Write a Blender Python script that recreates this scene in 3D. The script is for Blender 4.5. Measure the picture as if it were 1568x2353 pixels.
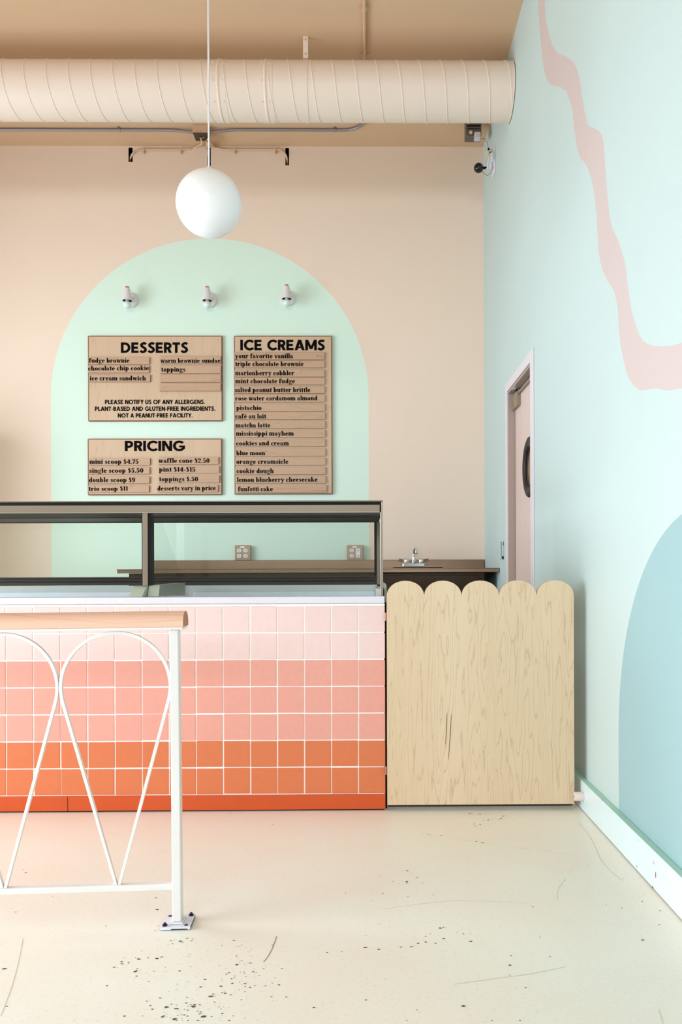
import bpy, bmesh, math, random
from math import sin, cos, pi, radians, sqrt, tan, acos, atan2
from mathutils import Vector, Matrix
from mathutils.geometry import delaunay_2d_cdt

# ------------------------------------------------------------------ camera, world, lights
scene = bpy.context.scene
for o in list(bpy.data.objects):
    bpy.data.objects.remove(o)
COL = scene.collection

F, PX, PY, YAW, ROLL = 1900.0, 865.0, 1312.0, .0115, .0035
EYE = Vector((0, 0, 1.0))
CAMR = Matrix.Rotation(-YAW, 3, 'Z') @ Matrix.Rotation(pi / 2, 3, 'X') @ Matrix.Rotation(-ROLL, 3, 'Z')
cam = bpy.data.cameras.new('camera')
camo = bpy.data.objects.new('camera', cam)
COL.objects.link(camo)
camo.location = EYE
camo.rotation_euler = CAMR.to_euler()
cam.sensor_fit = 'VERTICAL'
cam.sensor_height = 36
cam.sensor_width = 24
cam.lens = F / 2353 * 36
cam.shift_x = (784 - PX) / 2353
cam.shift_y = (PY - 1176.5) / 2353
cam.clip_start = .05
scene.camera = camo

scene.view_settings.view_transform = 'Standard'
scene.view_settings.look = 'None'
scene.view_settings.exposure = 0.0
scene.view_settings.gamma = 1
scene.view_settings.use_curve_mapping = False
scene.cycles.use_denoising = True
scene.cycles.max_bounces = 10
scene.cycles.diffuse_bounces = 6
scene.cycles.glossy_bounces = 4
scene.cycles.transmission_bounces = 8
scene.cycles.transparent_max_bounces = 16
scene.cycles.caustics_reflective = False
scene.cycles.caustics_refractive = False
scene.cycles.sample_clamp_indirect = 6

world = bpy.data.worlds.new('daylight')
scene.world = world
world.use_nodes = True
bg = world.node_tree.nodes['Background']
bg.inputs['Color'].default_value = (.93, .97, 1, 1)
bg.inputs['Strength'].default_value = 1.2


def area(name, loc, target, sx, sy, watts, color, spread):
    l = bpy.data.lights.new(name, 'AREA')
    l.shape = 'RECTANGLE'
    l.size, l.size_y, l.energy, l.color = sx, sy, watts, color
    o = bpy.data.objects.new(name, l)
    COL.objects.link(o)
    o.location = loc
    o.rotation_euler = (Vector(target) - Vector(loc)).to_track_quat('-Z', 'Y').to_euler()
    l.spread = radians(spread)
    return o


# daylight through the shop windows behind and to the left of the camera
area('storefront_daylight', (-1.6, -6.95, 2.7), (-1.6, 4, .3), 4.4, 1.4, 85, (.79, .90, 1), 90)
area('front_side_window_daylight', (-4.15, 1.0, 1.0), (4, 2.7, -.4), 2.6, 1.5, 85, (.78, .89, 1), 115)
area('rear_side_window_daylight', (-4.15, 3.9, 1.75), (4, 5.8, 1.0), 2.2, 1.9, 92, (.78, .89, 1), 150)


# ------------------------------------------------------------------ picture-to-place helpers
def ray(x, y):
    return CAMR @ Vector(((x - PX) / F, -(y - PY) / F, -1))


def at(x, y, axis, val):
    d = ray(x, y)
    k = 'XYZ'.index(axis)
    t = (val - EYE[k]) / d[k]
    return EYE + d * t


def atY(x, y, Y):
    return at(x, y, 'Y', Y)


# ------------------------------------------------------------------ materials
def lin(c):
    c = c / 255
    return c / 12.92 if c <= .04045 else ((c + .055) / 1.055) ** 2.4


def srgb(r, g, b):
    return (lin(r), lin(g), lin(b), 1)


class NT:
    def __init__(s, name):
        s.m = bpy.data.materials.new(name)
        s.m.use_nodes = True
        s.t = s.m.node_tree
        s.b = s.t.nodes['Principled BSDF']

    def n(s, typ, **kw):
        nd = s.t.nodes.new(typ)
        for k, v in kw.items():
            if k.startswith('i_'):
                key = k[2:]
                key = int(key) if key.isdigit() else key.replace('_', ' ')
                nd.inputs[key].default_value = v
            else:
                setattr(nd, k, v)
        return nd

    def l(s, a, b):
        s.t.links.new(a, b)

    def math(s, op, a, b=None, c=None):
        nd = s.n('ShaderNodeMath', operation=op)
        for i, v in enumerate((a, b, c)):
            if v is None:
                continue
            if hasattr(v, 'links'):
                s.l(v, nd.inputs[i])
            else:
                nd.inputs[i].default_value = v
        return nd.outputs[0]

    def pos(s, scale=(1, 1, 1)):
        g = s.n('ShaderNodeNewGeometry')
        mp = s.n('ShaderNodeMapping')
        mp.inputs['Scale'].default_value = scale
        s.l(g.outputs['Position'], mp.inputs['Vector'])
        return mp.outputs[0]

    def noise(s, vec, scale, detail=3, rough=.5, dist=0):
        nd = s.n('ShaderNodeTexNoise')
        nd.inputs['Scale'].default_value = scale
        nd.inputs['Detail'].default_value = detail
        nd.inputs['Roughness'].default_value = rough
        nd.inputs['Distortion'].default_value = dist
        s.l(vec, nd.inputs['Vector'])
        return nd.outputs[0]

    def mix(s, fac, a, b, blend='MIX'):
        nd = s.n('ShaderNodeMix', data_type='RGBA', blend_type=blend)
        for inp, v in ((nd.inputs[0], fac), (nd.inputs[6], a), (nd.inputs[7], b)):
            if hasattr(v, 'links'):
                s.l(v, inp)
            else:
                inp.default_value = v
        return nd.outputs[2]

    def ramp(s, fac, stops):
        nd = s.n('ShaderNodeValToRGB')
        cr = nd.color_ramp
        while len(cr.elements) < len(stops):
            cr.elements.new(.5)
        for e, (p, c) in zip(cr.elements, stops):
            e.position = p
            e.color = c
        s.l(fac, nd.inputs[0])
        return nd.outputs[0]

    def bump(s, h, strength, dist=.002):
        nd = s.n('ShaderNodeBump')
        nd.inputs['Strength'].default_value = strength
        nd.inputs['Distance'].default_value = dist
        s.l(h, nd.inputs['Height'])
        s.l(nd.outputs[0], s.b.inputs['Normal'])


def scl(c, k):
    return (min(1, c[0] * k), min(1, c[1] * k), min(1, c[2] * k), 1)


def plain(name, c, rough=.5, metal=0, spec=.5, mottle=.04, mscale=8, bump=0, bscale=300):
    s = NT(name)
    s.b.inputs['Roughness'].default_value = rough
    s.b.inputs['Metallic'].default_value = metal
    s.b.inputs['Specular IOR Level'].default_value = spec
    p = s.pos()
    s.l(s.mix(s.noise(p, mscale), scl(c, 1 - mottle), scl(c, 1 + mottle)), s.b.inputs['Base Color'])
    if bump:
        s.bump(s.noise(p, bscale, 2), bump)
    return s.m


def paint(name, c, rough=.6):
    return plain(name, c, rough, 0, .3, .02, 2.5, .12, 220)


def wood(name, light, dark, line, axis='Z', lines=9., width=.07, scale=5., stretch=.16, rough=.45, amt=1., jag=0.):
    """pale veneer: contour lines of a stretched noise give cathedral grain"""
    s = NT(name)
    s.b.inputs['Roughness'].default_value = rough
    s.b.inputs['Specular IOR Level'].default_value = .3
    sc = [1, 1, 1]
    sc['XYZ'.index(axis)] = stretch
    p = s.pos(sc)
    n1 = s.noise(p, scale, 3, .55, .25)
    if jag:
        j2 = [3, 3, 3]
        j2['XYZ'.index(axis)] = .5
        n1 = s.math('ADD', n1, s.math('MULTIPLY', s.math('SUBTRACT', s.noise(s.pos(j2), 12, 4, .6), .5), jag))
    fr = s.math('FRACT', s.math('MULTIPLY', n1, lines))
    ln = s.math('SUBTRACT', 1.0, s.math('MINIMUM', 1.0, s.math('DIVIDE', fr, width)))
    soft = s.math('POWER', fr, 4.0)
    f2 = [26, 26, 26]
    f2['XYZ'.index(axis)] = 1.2
    fine = s.noise(s.pos(f2), 9, 3)
    base = s.mix(s.noise(p, scale * .7, 2), light, dark)
    base = s.mix(s.math('MULTIPLY', soft, .38), base, dark)
    base = s.mix(s.math('MULTIPLY', fine, .35), base, dark)
    base = s.mix(s.math('MULTIPLY', ln, .5 * amt), base, line)
    s.l(base, s.b.inputs['Base Color'])
    s.bump(fine, .05)
    return s.m


def glassmat(name, tint, gloss=.022):
    m = bpy.data.materials.new(name)
    m.use_nodes = True
    t = m.node_tree
    t.nodes.remove(t.nodes['Principled BSDF'])
    tr = t.nodes.new('ShaderNodeBsdfTransparent')
    tr.inputs[0].default_value = tint
    gl = t.nodes.new('ShaderNodeBsdfGlossy')
    gl.inputs['Roughness'].default_value = .02
    gl.inputs[0].default_value = (1, 1, 1, 1)
    mx = t.nodes.new('ShaderNodeMixShader')
    mx.inputs[0].default_value = gloss
    t.links.new(tr.outputs[0], mx.inputs[1])
    t.links.new(gl.outputs[0], mx.inputs[2])
    t.links.new(mx.outputs[0], t.nodes['Material Output'].inputs[0])
    return m


M = {}
BEIGE = srgb(240, 217, 198)
M['beige'] = paint('beige_wall_paint', BEIGE)
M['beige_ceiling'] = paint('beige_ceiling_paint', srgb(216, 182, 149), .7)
M['mint'] = paint('mint_arch_paint', srgb(220, 240, 225))
M['aqua'] = paint('aqua_wall_paint', srgb(196, 214, 212))
M['teal'] = paint('teal_arch_paint', srgb(156, 188, 191))
M['pink'] = paint('pink_ribbon_paint', srgb(207, 191, 188))
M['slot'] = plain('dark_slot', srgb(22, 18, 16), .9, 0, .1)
M['offwhite'] = paint('off_white_paint', srgb(235, 230, 220))
M['base_white'] = paint('white_baseboard_paint', srgb(218, 235, 237), .4)
M['ledge'] = paint('mint_ledge_paint', srgb(176, 216, 200), .5)
M['duct'] = plain('duct_beige_paint', srgb(234, 214, 199), .42, 0, .4, .03, 6)
M['duct_seam'] = plain('duct_seam_paint', srgb(237, 221, 205), .4, 0, .4)
M['pipe_beige'] = plain('beige_pipe_paint', srgb(214, 178, 144), .45)
M['flex'] = plain('beige_flex_cable', srgb(220, 188, 154), .5)
M['conduit'] = plain('grey_conduit_steel', srgb(152, 144, 148), .36, .5, .5)
M['jbox'] = plain('box_beige_paint', srgb(206, 170, 138), .5)
M['jbox_under'] = plain('brown_bare_box_cover', srgb(74, 58, 48), .5, .3)
M['globe'] = plain('opal_glass', srgb(236, 237, 240), .22, 0, .5, .0)
M['globe'].node_tree.nodes['Principled BSDF'].inputs['Subsurface Weight'].default_value = 1
M['globe'].node_tree.nodes['Principled BSDF'].inputs['Subsurface Radius'].default_value = (1, 1, 1)
M['globe'].node_tree.nodes['Principled BSDF'].inputs['Subsurface Scale'].default_value = .3
M['cord'] = plain('white_cord', srgb(232, 232, 236), .5)
M['sconce'] = plain('white_enamel', srgb(226, 220, 220), .35)
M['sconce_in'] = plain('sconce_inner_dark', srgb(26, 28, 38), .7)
M['bulb'] = plain('frosted_bulb', srgb(222, 236, 234), .15)
M['cap_wood'] = wood('cap_cherry_wood', srgb(214, 140, 100), srgb(176, 100, 68), srgb(140, 76, 50), 'Z')
M['board'] = wood('board_maple', srgb(220, 193, 164), srgb(203, 170, 140), srgb(175, 138, 107), 'Z', 7, .06, 6, .12)
M['board_edge'] = plain('board_edge_brown', srgb(138, 86, 56), .6)
M['strip'] = wood('strip_oak', srgb(207, 172, 144), srgb(189, 152, 122), srgb(148, 108, 83), 'X', 9, .06, 8, .1)
M['strip_edge'] = plain('strip_edge_brown', srgb(112, 66, 42), .6)
M['ink'] = plain('black_lettering', srgb(14, 11, 13), .8, 0, .05)
M['gate'] = wood('gate_maple_ply', srgb(230, 208, 178), srgb(212, 183, 148), srgb(170, 134, 96), 'Z', 27, .2, 6.5, .085, .42, .95, .06)
M['gate_edge'] = plain('gate_ply_edge', srgb(206, 168, 124), .5)
M['gouge'] = plain('gouge_brown', srgb(116, 66, 34), .7)
M['rail_wood'] = wood('handrail_beech', srgb(240, 199, 177), srgb(226, 177, 149), srgb(183, 124, 101), 'X', 12, .1, 8, .07, .4)
M['rail_end'] = plain('handrail_end_grain', srgb(178, 120, 82), .55, 0, .3, .15, 60)
M['white_metal'] = plain('white_painted_steel', srgb(225, 221, 217), .3)
M['plate'] = plain('pale_plate_paint', srgb(220, 220, 228), .4, 0, .5, .05, 40)
M['rust'] = plain('worn_dark_edge', srgb(38, 26, 26), .8)
M['bolt'] = plain('dark_blue_bolt', srgb(30, 30, 58), .4, .5)
M['slab'] = plain('white_solid_surface', srgb(218, 213, 220), .25)
M['grout'] = plain('white_grout', srgb(246, 240, 234), .8, 0, .2)
M['taupe'] = plain('taupe_aluminium', srgb(122, 107, 88), .4, .3)
M['taupe_light'] = plain('light_taupe_aluminium', srgb(158, 140, 120), .36, .3)
M['black'] = plain('black_gasket', srgb(17, 16, 18), .6, 0, .2)
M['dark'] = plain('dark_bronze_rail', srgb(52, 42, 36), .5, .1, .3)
M['greygreen'] = plain('grey_green_plastic', srgb(168, 172, 154), .45)
M['liner'] = plain('freezer_liner_grey', srgb(206, 208, 204), .4)
M['frost'] = plain('pale_blue_frost', srgb(238, 243, 250), .6, 0, .4, .05, 30, .6, 60)
M['glass'] = glassmat('clear_glass', (.955, .968, .958, 1))
M['steel'] = plain('brushed_stainless', srgb(146, 122, 102), .24, .95, .5, .06, 3)
M['steel_back'] = plain('dull_stainless_backsplash', srgb(122, 98, 80), .3, .95, .5, .12, 2.5)
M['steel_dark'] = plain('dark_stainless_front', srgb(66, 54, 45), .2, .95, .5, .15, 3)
M['chrome'] = plain('chrome', srgb(216, 220, 224), .1, 1)
M['chrome_dark'] = plain('dark_chrome', srgb(60, 60, 62), .12, 1)
M['outlet_plate'] = plain('brown_steel_plate', srgb(154, 120, 100), .35, .4)
M['outlet'] = plain('white_outlet_plastic', srgb(232, 236, 234), .35)
M['jamb'] = paint('door_frame_tan_paint', srgb(175, 157, 147), .45)
M['jamb_face'] = paint('door_casing_lilac_white_paint', srgb(226, 218, 224), .4)
M['leaf'] = wood('door_leaf_pink_beech', srgb(223, 205, 198), srgb(216, 190, 180), srgb(200, 171, 164), 'Z', 6, .1, 5, .1, .45, .5)
M['rubber'] = plain('black_rubber', srgb(26, 21, 21), .55)
M['closer'] = plain('closer_taupe_metal', srgb(150, 132, 112), .4, .3)
M['pane_tan'] = plain('tan_porthole_glass', srgb(190, 160, 134), .08)
M['galv'] = plain('galvanised_grey', srgb(112, 104, 96), .45, .5, .5, .2, 60)
M['clear_plastic'] = plain('translucent_white_plastic', srgb(212, 208, 214), .2)
M['dome'] = plain('glossy_black_dome', srgb(10, 8, 22), .06, 0, .6)
M['ivory'] = plain('ivory_plastic', srgb(216, 212, 184), .4)
M['lilac_white'] = plain('white_plastic', srgb(232, 228, 238), .35)
M['stop_rubber'] = plain('pinkish_rubber', srgb(226, 206, 200), .5)
M['copper'] = plain('copper_hinge', srgb(178, 128, 106), .35, .7)
M['kick'] = plain('orange_red_kickboard_paint', srgb(200, 79, 28), .4, 0, .4, .06, 14)


def tilemat(name, c):
    s = NT(name)
    s.b.inputs['Roughness'].default_value = .45
    s.b.inputs['Specular IOR Level'].default_value = .35
    p = s.pos()
    a = s.mix(s.noise(p, 40, 3), scl(c, .95), scl(c, 1.04))
    s.l(a, s.b.inputs['Base Color'])
    s.bump(s.noise(p, 90, 2), .06)
    return s.m


M['tile_pale'] = tilemat('pale_pink_tile', srgb(231, 200, 194))
M['tile_mid'] = tilemat('salmon_pink_tile', srgb(225, 156, 140))
M['tile_orange'] = tilemat('orange_tile', srgb(211, 115, 72))


def floormat():
    s = NT('cream_polished_concrete')
    p = s.pos()
    c1, c2, c3 = srgb(244, 242, 230), srgb(244, 229, 210), srgb(239, 225, 208)
    a = s.mix(s.ramp(s.noise(p, .9, 4, .6), [(.35, (0, 0, 0, 1)), (.7, (1, 1, 1, 1))]), c1, c2)
    a = s.mix(s.math('MULTIPLY', s.noise(p, 2.3, 4), .35), a, c3)
    fine = s.noise(p, 90, 3, .7)
    a = s.mix(s.ramp(fine, [(.3, (.22, .22, .22, 1)), (.45, (0, 0, 0, 1))]), a, srgb(200, 180, 150))
    sp = s.noise(p, 150, 1, .5)
    spk = s.ramp(sp, [(.765, (0, 0, 0, 1)), (.79, (1, 1, 1, 1))])
    a = s.mix(s.math('MULTIPLY', spk, .4), a, srgb(110, 96, 80))
    s.l(a, s.b.inputs['Base Color'])
    s.b.inputs['Roughness'].default_value = .38
    s.b.inputs['Specular IOR Level'].default_value = .35
    s.bump(fine, .03)
    return s.m


M['floor'] = floormat()
M['speck'] = plain('floor_pit_dark', srgb(92, 78, 64), .8)
M['scratch'] = plain('floor_scratch_tan', srgb(196, 178, 150), .7)

# ------------------------------------------------------------------ mesh helpers
WL = {}


def thing(name, label, cat, loc, group=None):
    o = bpy.data.objects.new(name, None)
    COL.objects.link(o)
    o.empty_display_size = .05
    o.location = loc
    WL[o] = Vector(loc)
    o['label'] = label
    o['category'] = cat
    if group:
        o['group'] = group
    return o


def obj(name, bm, mats, parent=None, smooth=False, label=None):
    if parent is not None:
        base = WL[parent]
    else:
        vs = [v.co for v in bm.verts]
        base = Vector(((min(v.x for v in vs) + max(v.x for v in vs)) / 2,
                       (min(v.y for v in vs) + max(v.y for v in vs)) / 2, min(v.z for v in vs)))
    bmesh.ops.translate(bm, verts=bm.verts, vec=-base)
    me = bpy.data.meshes.new(name)
    bm.normal_update()
    bm.to_mesh(me)
    bm.free()
    if not isinstance(mats, (list, tuple)):
        mats = [mats]
    for m in mats:
        me.materials.append(M[m] if isinstance(m, str) else m)
    if smooth:
        for p in me.polygons:
            p.use_smooth = True
        try:
            me.set_sharp_from_angle(angle=radians(35))
        except Exception:
            pass
    o = bpy.data.objects.new(name, me)
    COL.objects.link(o)
    if parent is not None:
        o.parent = parent
    else:
        o.location = base
    WL[o] = Vector(base)
    if label:
        o['label'] = label
    return o


def tag(o, label, cat, group=None):
    o['label'] = label
    o['category'] = cat
    if group:
        o['group'] = group
    return o


def struct(name, bm, mats, smooth=False):
    o = obj(name, bm, mats, None, smooth)
    o['kind'] = 'structure'
    return o


def new():
    return bmesh.new()


def box(bm, x0, x1, y0, y1, z0, z1, mi=0, bev=0, seg=2):
    vs = [bm.verts.new((x, y, z)) for z in (z0, z1) for y in (y0, y1) for x in (x0, x1)]
    fs = [bm.faces.new([vs[i] for i in q]) for q in
          ((0, 2, 3, 1), (4, 5, 7, 6), (0, 1, 5, 4), (2, 6, 7, 3), (0, 4, 6, 2), (1, 3, 7, 5))]
    for f in fs:
        f.material_index = mi
    if bev:
        es = list({e for f in fs for e in f.edges})
        r = bmesh.ops.bevel(bm, geom=es, offset=bev, segments=seg, affect='EDGES', profile=.5)
        for f in r['faces']:
            f.material_index = mi
    return bm


def frame_for(d):
    d = d.normalized()
    up = Vector((0, 0, 1)) if abs(d.z) < .95 else Vector((0, 1, 0))
    a = d.cross(up).normalized()
    return a, a.cross(d).normalized()


def loft(bm, rings, mi=0, cap=True, closed=False):
    R = [[bm.verts.new(p) for p in r] for r in rings]
    n = len(R[0])
    rng = range(len(R)) if closed else range(len(R) - 1)
    for i in rng:
        A, B = R[i], R[(i + 1) % len(R)]
        for j in range(n):
            f = bm.faces.new((A[j], A[(j + 1) % n], B[(j + 1) % n], B[j]))
            f.material_index = mi
    if cap and not closed:
        for r in (R[0][::-1], R[-1]):
            f = bm.faces.new(r)
            f.material_index = mi
    return bm


def cyl(bm, p0, p1, r0, r1=None, seg=24, mi=0, cap=True):
    p0, p1 = Vector(p0), Vector(p1)
    r1 = r0 if r1 is None else r1
    a, b = frame_for(p1 - p0)
    rings = [[p + a * r * cos(2 * pi * k / seg) + b * r * sin(2 * pi * k / seg) for k in range(seg)]
             for p, r in ((p0, r0), (p1, r1))]
    return loft(bm, rings, mi, cap)


def lathe(bm, base, axis, prof, seg=32, mi=0, cap=True):
    base, axis = Vector(base), Vector(axis).normalized()
    a, b = frame_for(axis)
    rings = [[base + axis * h + (a * cos(2 * pi * k / seg) + b * sin(2 * pi * k / seg)) * max(r, 1e-5)
              for k in range(seg)] for r, h in prof]
    return loft(bm, rings, mi, cap)


def smooth_pts(P, n=8):
    P = [Vector(p) for p in P]
    out = []
    for i in range(len(P) - 1):
        p0, p1, p2, p3 = P[max(i - 1, 0)], P[i], P[i + 1], P[min(i + 2, len(P) - 1)]
        for k in range(n):
            t = k / n
            out.append(.5 * ((2 * p1) + (p2 - p0) * t + (2 * p0 - 5 * p1 + 4 * p2 - p3) * t * t
                             + (3 * p1 - p0 - 3 * p2 + p3) * t ** 3))
    out.append(P[-1])
    return out


def tube(bm, pts, r, seg=12, mi=0, rib=None):
    pts = [Vector(p) for p in pts]
    rings = []
    a = None
    for i, p in enumerate(pts):
        d = (pts[min(i + 1, len(pts) - 1)] - pts[max(i - 1, 0)]).normalized()
        if a is None:
            a, b = frame_for(d)
        else:
            a = (a - d * a.dot(d)).normalized()
            b = a.cross(d).normalized()
        rr = r if rib is None else r * (1 + rib * (1 if i % 2 else -1))
        rings.append([p + (a * cos(2 * pi * k / seg) + b * sin(2 * pi * k / seg)) * rr for k in range(seg)])
    return loft(bm, rings, mi)


def sphere(bm, c, r, seg=32, sq=(1, 1, 1), mi=0):
    c = Vector(c)
    res = bmesh.ops.create_uvsphere(bm, u_segments=seg, v_segments=seg // 2, radius=r)
    for v in res['verts']:
        v.co = Vector((v.co.x * sq[0], v.co.y * sq[1], v.co.z * sq[2])) + c
        for f in v.link_faces:
            f.material_index = mi
    return bm


def prism(bm, poly, fn, mi=0, edge_mi=None):
    """poly: 2D outline; fn(u, v, k): 3D point for side k = 0 (front), 1 (back)"""
    A = [bm.verts.new(fn(u, v, 0)) for u, v in poly]
    B = [bm.verts.new(fn(u, v, 1)) for u, v in poly]
    f = bm.faces.new(A)
    f.material_index = mi
    g = bm.faces.new(B[::-1])
    g.material_index = mi
    n = len(poly)
    for i in range(n):
        h = bm.faces.new((A[i], A[(i + 1) % n], B[(i + 1) % n], B[i]))
        h.material_index = mi if edge_mi is None else edge_mi
    return bm


def inside(p, poly):
    x, y = p
    c = False
    j = len(poly) - 1
    for i in range(len(poly)):
        xi, yi = poly[i]
        xj, yj = poly[j]
        if (yi > y) != (yj > y) and x < (xj - xi) * (y - yi) / (yj - yi) + xi:
            c = not c
        j = i
    return c


def painted_wall(bm, outer, shapes, fn, holes=()):
    """one wall sheet cut along the painted outlines; shapes: [(polygon, material index)]"""
    pts, edges = [], []
    for poly in [outer] + [s[0] for s in shapes] + list(holes):
        k = len(pts)
        pts += [Vector((p[0], p[1])) for p in poly]
        edges += [(k + i, k + (i + 1) % len(poly)) for i in range(len(poly))]
    vs, es, fs, *_ = delaunay_2d_cdt(pts, edges, [], 0, 1e-5)
    bv = [bm.verts.new(fn(v.x, v.y)) for v in vs]
    for f in fs:
        c = [sum(vs[i][k] for i in f) / len(f) for k in (0, 1)]
        if not inside(c, outer) or any(inside(c, h) for h in holes):
            continue
        face = bm.faces.new([bv[i] for i in f])
        for poly, mi in shapes:
            if inside(c, poly):
                face.material_index = mi
    return bm


# ------------------------------------------------------------------ lettering (two hand-drawn alphabets)
def rect(x0, y0, x1, y1):
    return [(x0, y0), (x1, y0), (x1, y1), (x0, y1)]


def diag(x0, y0, x1, y1, w):
    return [(x0 - w / 2, y0), (x0 + w / 2, y0), (x1 + w / 2, y1), (x1 - w / 2, y1)]


def ring(cx, cy, rx, ry, wv, wh, a0=0, a1=360, n=None):
    n = n or max(6, int(abs(a1 - a0) / 18))
    out = []
    for i in range(n):
        q = []
        for t, inner in ((i, 0), (i + 1, 0), (i + 1, 1), (i, 1)):
            a = radians(a0 + (a1 - a0) * t / n)
            q.append((cx + (rx - wv * inner) * cos(a), cy + (ry - wh * inner) * sin(a)))
        out.append(q)
    return out


def spine(pts, ws):
    P = smooth_pts([(x, y, 0) for x, y in pts], 5)
    W = smooth_pts([(w, 0, 0) for w in ws], 5)
    L, R = [], []
    for i, p in enumerate(P):
        d = (P[min(i + 1, len(P) - 1)] - P[max(i - 1, 0)]).normalized()
        nrm = Vector((-d.y, d.x, 0)) * W[i].x / 2
        L.append(((p + nrm).x, (p + nrm).y))
        R.append(((p - nrm).x, (p - nrm).y))
    return [[L[i], L[i + 1], R[i + 1], R[i]] for i in range(len(P) - 1)]


def dot(cx, cy, r, n=10):
    return [(cx + r * cos(2 * pi * k / n), cy + r * sin(2 * pi * k / n)) for k in range(n)]


def sans(ch):
    t = .22
    h = t / 2
    st = lambda x, a=0, b=1: [rect(x - h, a, x + h, b)]
    bar = lambda y, a, b: [rect(a, y - h, b, y + h)]
    S = {
        'D': (st(.1) + bar(1 - h, .1, .36) + bar(h, .1, .36) + ring(.34, .5, .46, .5, t, t, -90, 90), .84),
        'E': (st(.1) + bar(1 - h, .1, .58) + bar(.5, .1, .54) + bar(h, .1, .6), .65),
        'F': (st(.1) + bar(1 - h, .1, .57) + bar(.5, .1, .53), .6),
        'S': (spine([(.55, .83), (.44, .905), (.28, .895), (.155, .79), (.18, .64), (.32, .53), (.46, .42), (.5, .25),
                     (.38, .115), (.2, .095), (.05, .2)], [t] * 11), .64),
        'R': (st(.1) + bar(1 - h, .1, .36) + bar(.46, .1, .36) + ring(.34, .68, .3, .32, t, t, -90, 90)
              + [diag(.54, 0, .33, .5, t * 1.15)], .67),
        'P': (st(.1) + bar(1 - h, .1, .36) + bar(.42, .1, .36) + ring(.34, .66, .31, .34, t, t, -90, 90), .68),
        'B': (st(.1) + bar(1 - h, .1, .36) + bar(.52, .1, .36) + bar(h, .1, .36) + ring(.34, .74, .26, .26, t, t, -90, 90)
              + ring(.34, .29, .31, .29, t, t, -90, 90), .69),
        'T': (bar(1 - h, 0, .64) + st(.32), .66),
        'I': (st(.1), .24),
        'C': (ring(.5, .5, .5, .52, t, t, 42, 318), .86),
        'G': (ring(.5, .5, .5, .52, t, t, 42, 330) + [rect(.5, .35, .96, .53), rect(.78, .2, .96, .5)], 1.0),
        'O': (ring(.51, .5, .51, .52, t, t), 1.04),
        'A': ([diag(.11, 0, .41, 1, t * 1.1), diag(.73, 0, .43, 1, t * 1.1), rect(.2, .2, .64, .36)], .86),
        'M': (st(.1) + st(.86) + [diag(.48, .12, .12, 1, t), diag(.48, .12, .84, 1, t)], .98),
        'N': (st(.1) + st(.68) + [diag(.66, 0, .12, 1, t * 1.1)], .8),
        'L': (st(.1) + bar(h, .1, .53), .56),
        'Y': ([diag(.36, .42, .11, 1, t * 1.1), diag(.36, .42, .62, 1, t * 1.1)] + st(.36, 0, .5), .73),
        'U': (st(.1, .36, 1) + st(.62, .36, 1) + ring(.36, .36, .36, .38, t, t, 180, 360), .74),
        '-': ([rect(.03, .32, .33, .48)], .38),
        '.': ([dot(.12, .1, .115)], .26),
        ' ': ([], .32),
    }
    p, a = S[ch]
    return p, a + .055


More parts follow.
